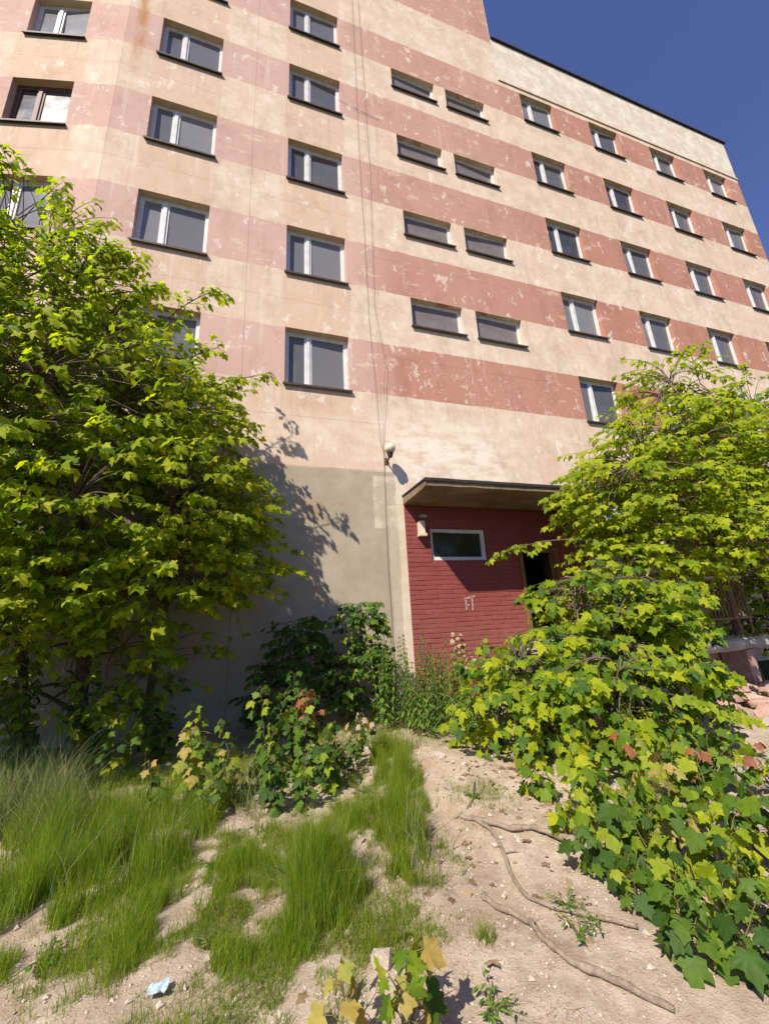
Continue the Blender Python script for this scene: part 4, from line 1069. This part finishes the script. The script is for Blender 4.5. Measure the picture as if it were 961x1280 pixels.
# small weeds on the path
for i, (x, y, lab) in enumerate(((1.72, 2.32, "tiny leafy weed between the two lower roots"), (1.62, 2.12, "small leafy weed close above the lowest root"), (.98, 1.92, "small weed on bare sand near the bottom edge"), (1.95, 3.75, "small weed below the bush on the bank"), (-.98, 3.0, "small bright weed at the left edge of the picture"), (.2, 3.3, "leafy weed left of the front grass mound"), (-.15, 2.75, "leafy weed in thin grass near the bare patch"), (.75, 4.05, "weed on the sand just below the thicket"), (-.25, 3.6, "weed at the right edge of the long grass"), (1.05, 4.3, "weed between the thicket and the path-side grass"))):
    r = np.random.default_rng(500 + i); root = empty("weed", (x, y, gh(x, y)), lab, "weed", "small weeds on the sandy path"); L = Leaves(); st = MB(); b0 = np.array(root.location)
    for s in range(9):
        a = r.uniform(0, 6.28); o = np.array([math.cos(a), math.sin(a), 0]); l = r.uniform(.06, .17); e = b0 + o * l * .8 + np.array([0, 0, l * .45])
        st.tube([tuple(b0), tuple((b0 + e) / 2 + np.array([0, 0, .015])), tuple(e)], .0018, 3, False)
        for k in range(7):
            f = .25 + .75 * k / 6; q = r.normal(0, 1, 3); q[2] = -.1; L.add(b0 + (e - b0) * f, q, UPN + r.normal(0, .3, 3), r.uniform(.022, .042), 'nettle')
    st.build("stem", M['stem'], root, world_off(root)); leaves_to(root, L, 60, T_LANCE, T_LANCE, "foliage")

# ------------------------------------------------------------------ roots on the path
M['root'] = mat_simple("dry_root_bark", (0.21, 0.155, 0.11), (0.40, 0.315, 0.235), 26, 0.95, 1.0)
def root_vine(label, pts, r0, r1, twigs=()):
    P = []
    for i in range(len(pts) - 1):
        p0, p1, p2, p3 = (Vector(pts[max(0, min(len(pts) - 1, i + k))]) for k in (-1, 0, 1, 2))
        for k in range(8):
            t = k / 8
            P.append(.5 * ((2 * p1) + (p2 - p0) * t + (2 * p0 - 5 * p1 + 4 * p2 - p3) * t * t + (3 * p1 - p0 - 3 * p2 + p3) * t ** 3))
    P.append(Vector(pts[-1])); n = len(P); Q = []; Rr = []
    for i, p in enumerate(P):
        f = i / (n - 1); rr = 1.2 * (r0 + (r1 - r0) * f) * (1 + .45 * noise.noise(Vector((i * .45, r0 * 99, 0))))
        Q.append((p.x + .006 * noise.noise(Vector((i * .6, 1, 1))), p.y, gh(p.x, p.y) + p.z * .8 + rr * .85)); Rr.append(rr)
    root = empty("root", Q[0], label, "root")
    mb = MB(); mb.tube(Q, Rr, 8); mb.build("root_stem", M['root'], root, world_off(root), True)
    for i, dx, dy, dz in twigs:
        a = Vector(Q[i]); mb = MB(); mb.tube([a, a + Vector((dx * .5, dy * .5, dz + .01)), a + Vector((dx, dy, dz))], [r1 * .8, r1 * .6, r1 * .3], 5); mb.build("rootlet", M['root'], root, world_off(root), True)
root_vine("thick upper root curving from the path's middle under the saplings", [(1.70, 3.52, 0), (1.80, 3.35, .01), (1.92, 3.14, .02), (2.03, 3.08, .015), (2.10, 2.92, .03), (2.25, 2.62, .02)], .016, .018)
root_vine("thin middle root forking from the upper root across the path", [(1.76, 3.46, 0), (1.78, 3.2, .01), (1.72, 2.95, .01), (1.60, 2.62, .005), (1.60, 2.40, .01), (1.72, 2.22, .01), (1.90, 2.02, .015)], .012, .009, ((16, .13, -.06, .0),))
root_vine("long lowest root snaking to the bottom right of the path", [(1.34, 2.58, 0), (1.38, 2.42, .01), (1.44, 2.30, .01), (1.42, 2.15, .01), (1.45, 2.00, .01), (1.56, 1.86, .015), (1.69, 1.68, .01)], .014, .011, ((22, .02, .06, .005),))
root_vine("short dark twig standing at the top of the path below the bush", [(1.80, 3.62, 0), (1.92, 3.72, .02), (2.02, 3.9, .12)], .007, .005)

# ------------------------------------------------------------------ stones, clods and litter
M['stone'] = mat_simple("pale_stone", (0.34, 0.27, 0.20), (0.55, 0.47, 0.38), 7, 0.95, 0.5)
peb = MB(); rp = random.Random(9)
for i in range(5200):
    x = rp.uniform(-1.6, 3.4); y = rp.uniform(1.7, 5.2); s = rp.uniform(.003, .011) if rp.random() < .93 else rp.uniform(.012, .024)
    z = gh(x, y) + s * .25; n = len(peb.v); a = rp.uniform(0, 3); q = rp.uniform(.6, 1.2)
    ca_, sa_ = math.cos(a), math.sin(a)
    for px, py, pz in ((1, 0, 0), (.2, .8, .1), (-.9, .3, 0), (-.3, -.8, .1), (.1, .05, .8), (0, 0, -.7)):
        px, py = px * s, py * s * q; peb.v.append((x + px * ca_ - py * sa_, y + px * sa_ + py * ca_, z + pz * s * rp.uniform(.7, 1.2)))
    peb.f += [tuple(n + k for k in f) for f in ((0,1,4), (1,2,4), (2,3,4), (3,0,4), (1,0,5), (2,1,5), (3,2,5), (0,3,5))]
tag(peb.build("pebbles", M['stone']), "small pebbles and clods strewn over the sand", "pebbles", kind='stuff')
for i, (x, y, s, lab) in enumerate(((1.98, 4.55, .07, "pale stone at the head of the sandy path"), (2.12, 4.25, .045, "smaller stone below the pale one on the path's bank"), (.62, 2.28, .05, "lump of reddish earth beside the front grass mound"))):
    mb = MB(); lump(mb, s, s * .8, s * .6, 60 + i); o = mb.build("stone", M['stone']); o.location = (x, y, gh(x, y) + s * .3); o.rotation_euler = (.2, .1, i * 1.3)
    tag(o, lab, "stone")
M['plastic'] = mat_simple("pale_blue_plastic", (0.30, 0.40, 0.48), (0.50, 0.58, 0.62), 9, 0.35, 0.2, 0.5)
mb = MB(); n = 7
for j in range(n):
    for i in range(n): mb.v.append(((i - 3) * .014, (j - 3) * .011, .012 + .018 * noise.noise(Vector((i * .9, j * .9, 3)))))
for j in range(n - 1):
    for i in range(n - 1): mb.f.append((j*n + i, j*n + i + 1, (j+1)*n + i + 1, (j+1)*n + i))
o = mb.build("plastic_scrap", M['plastic'], None, (-.36, 2.52, gh(-.36, 2.52) + .02)); tag(o, "crumpled pale blue plastic scrap in the short grass", "scrap")
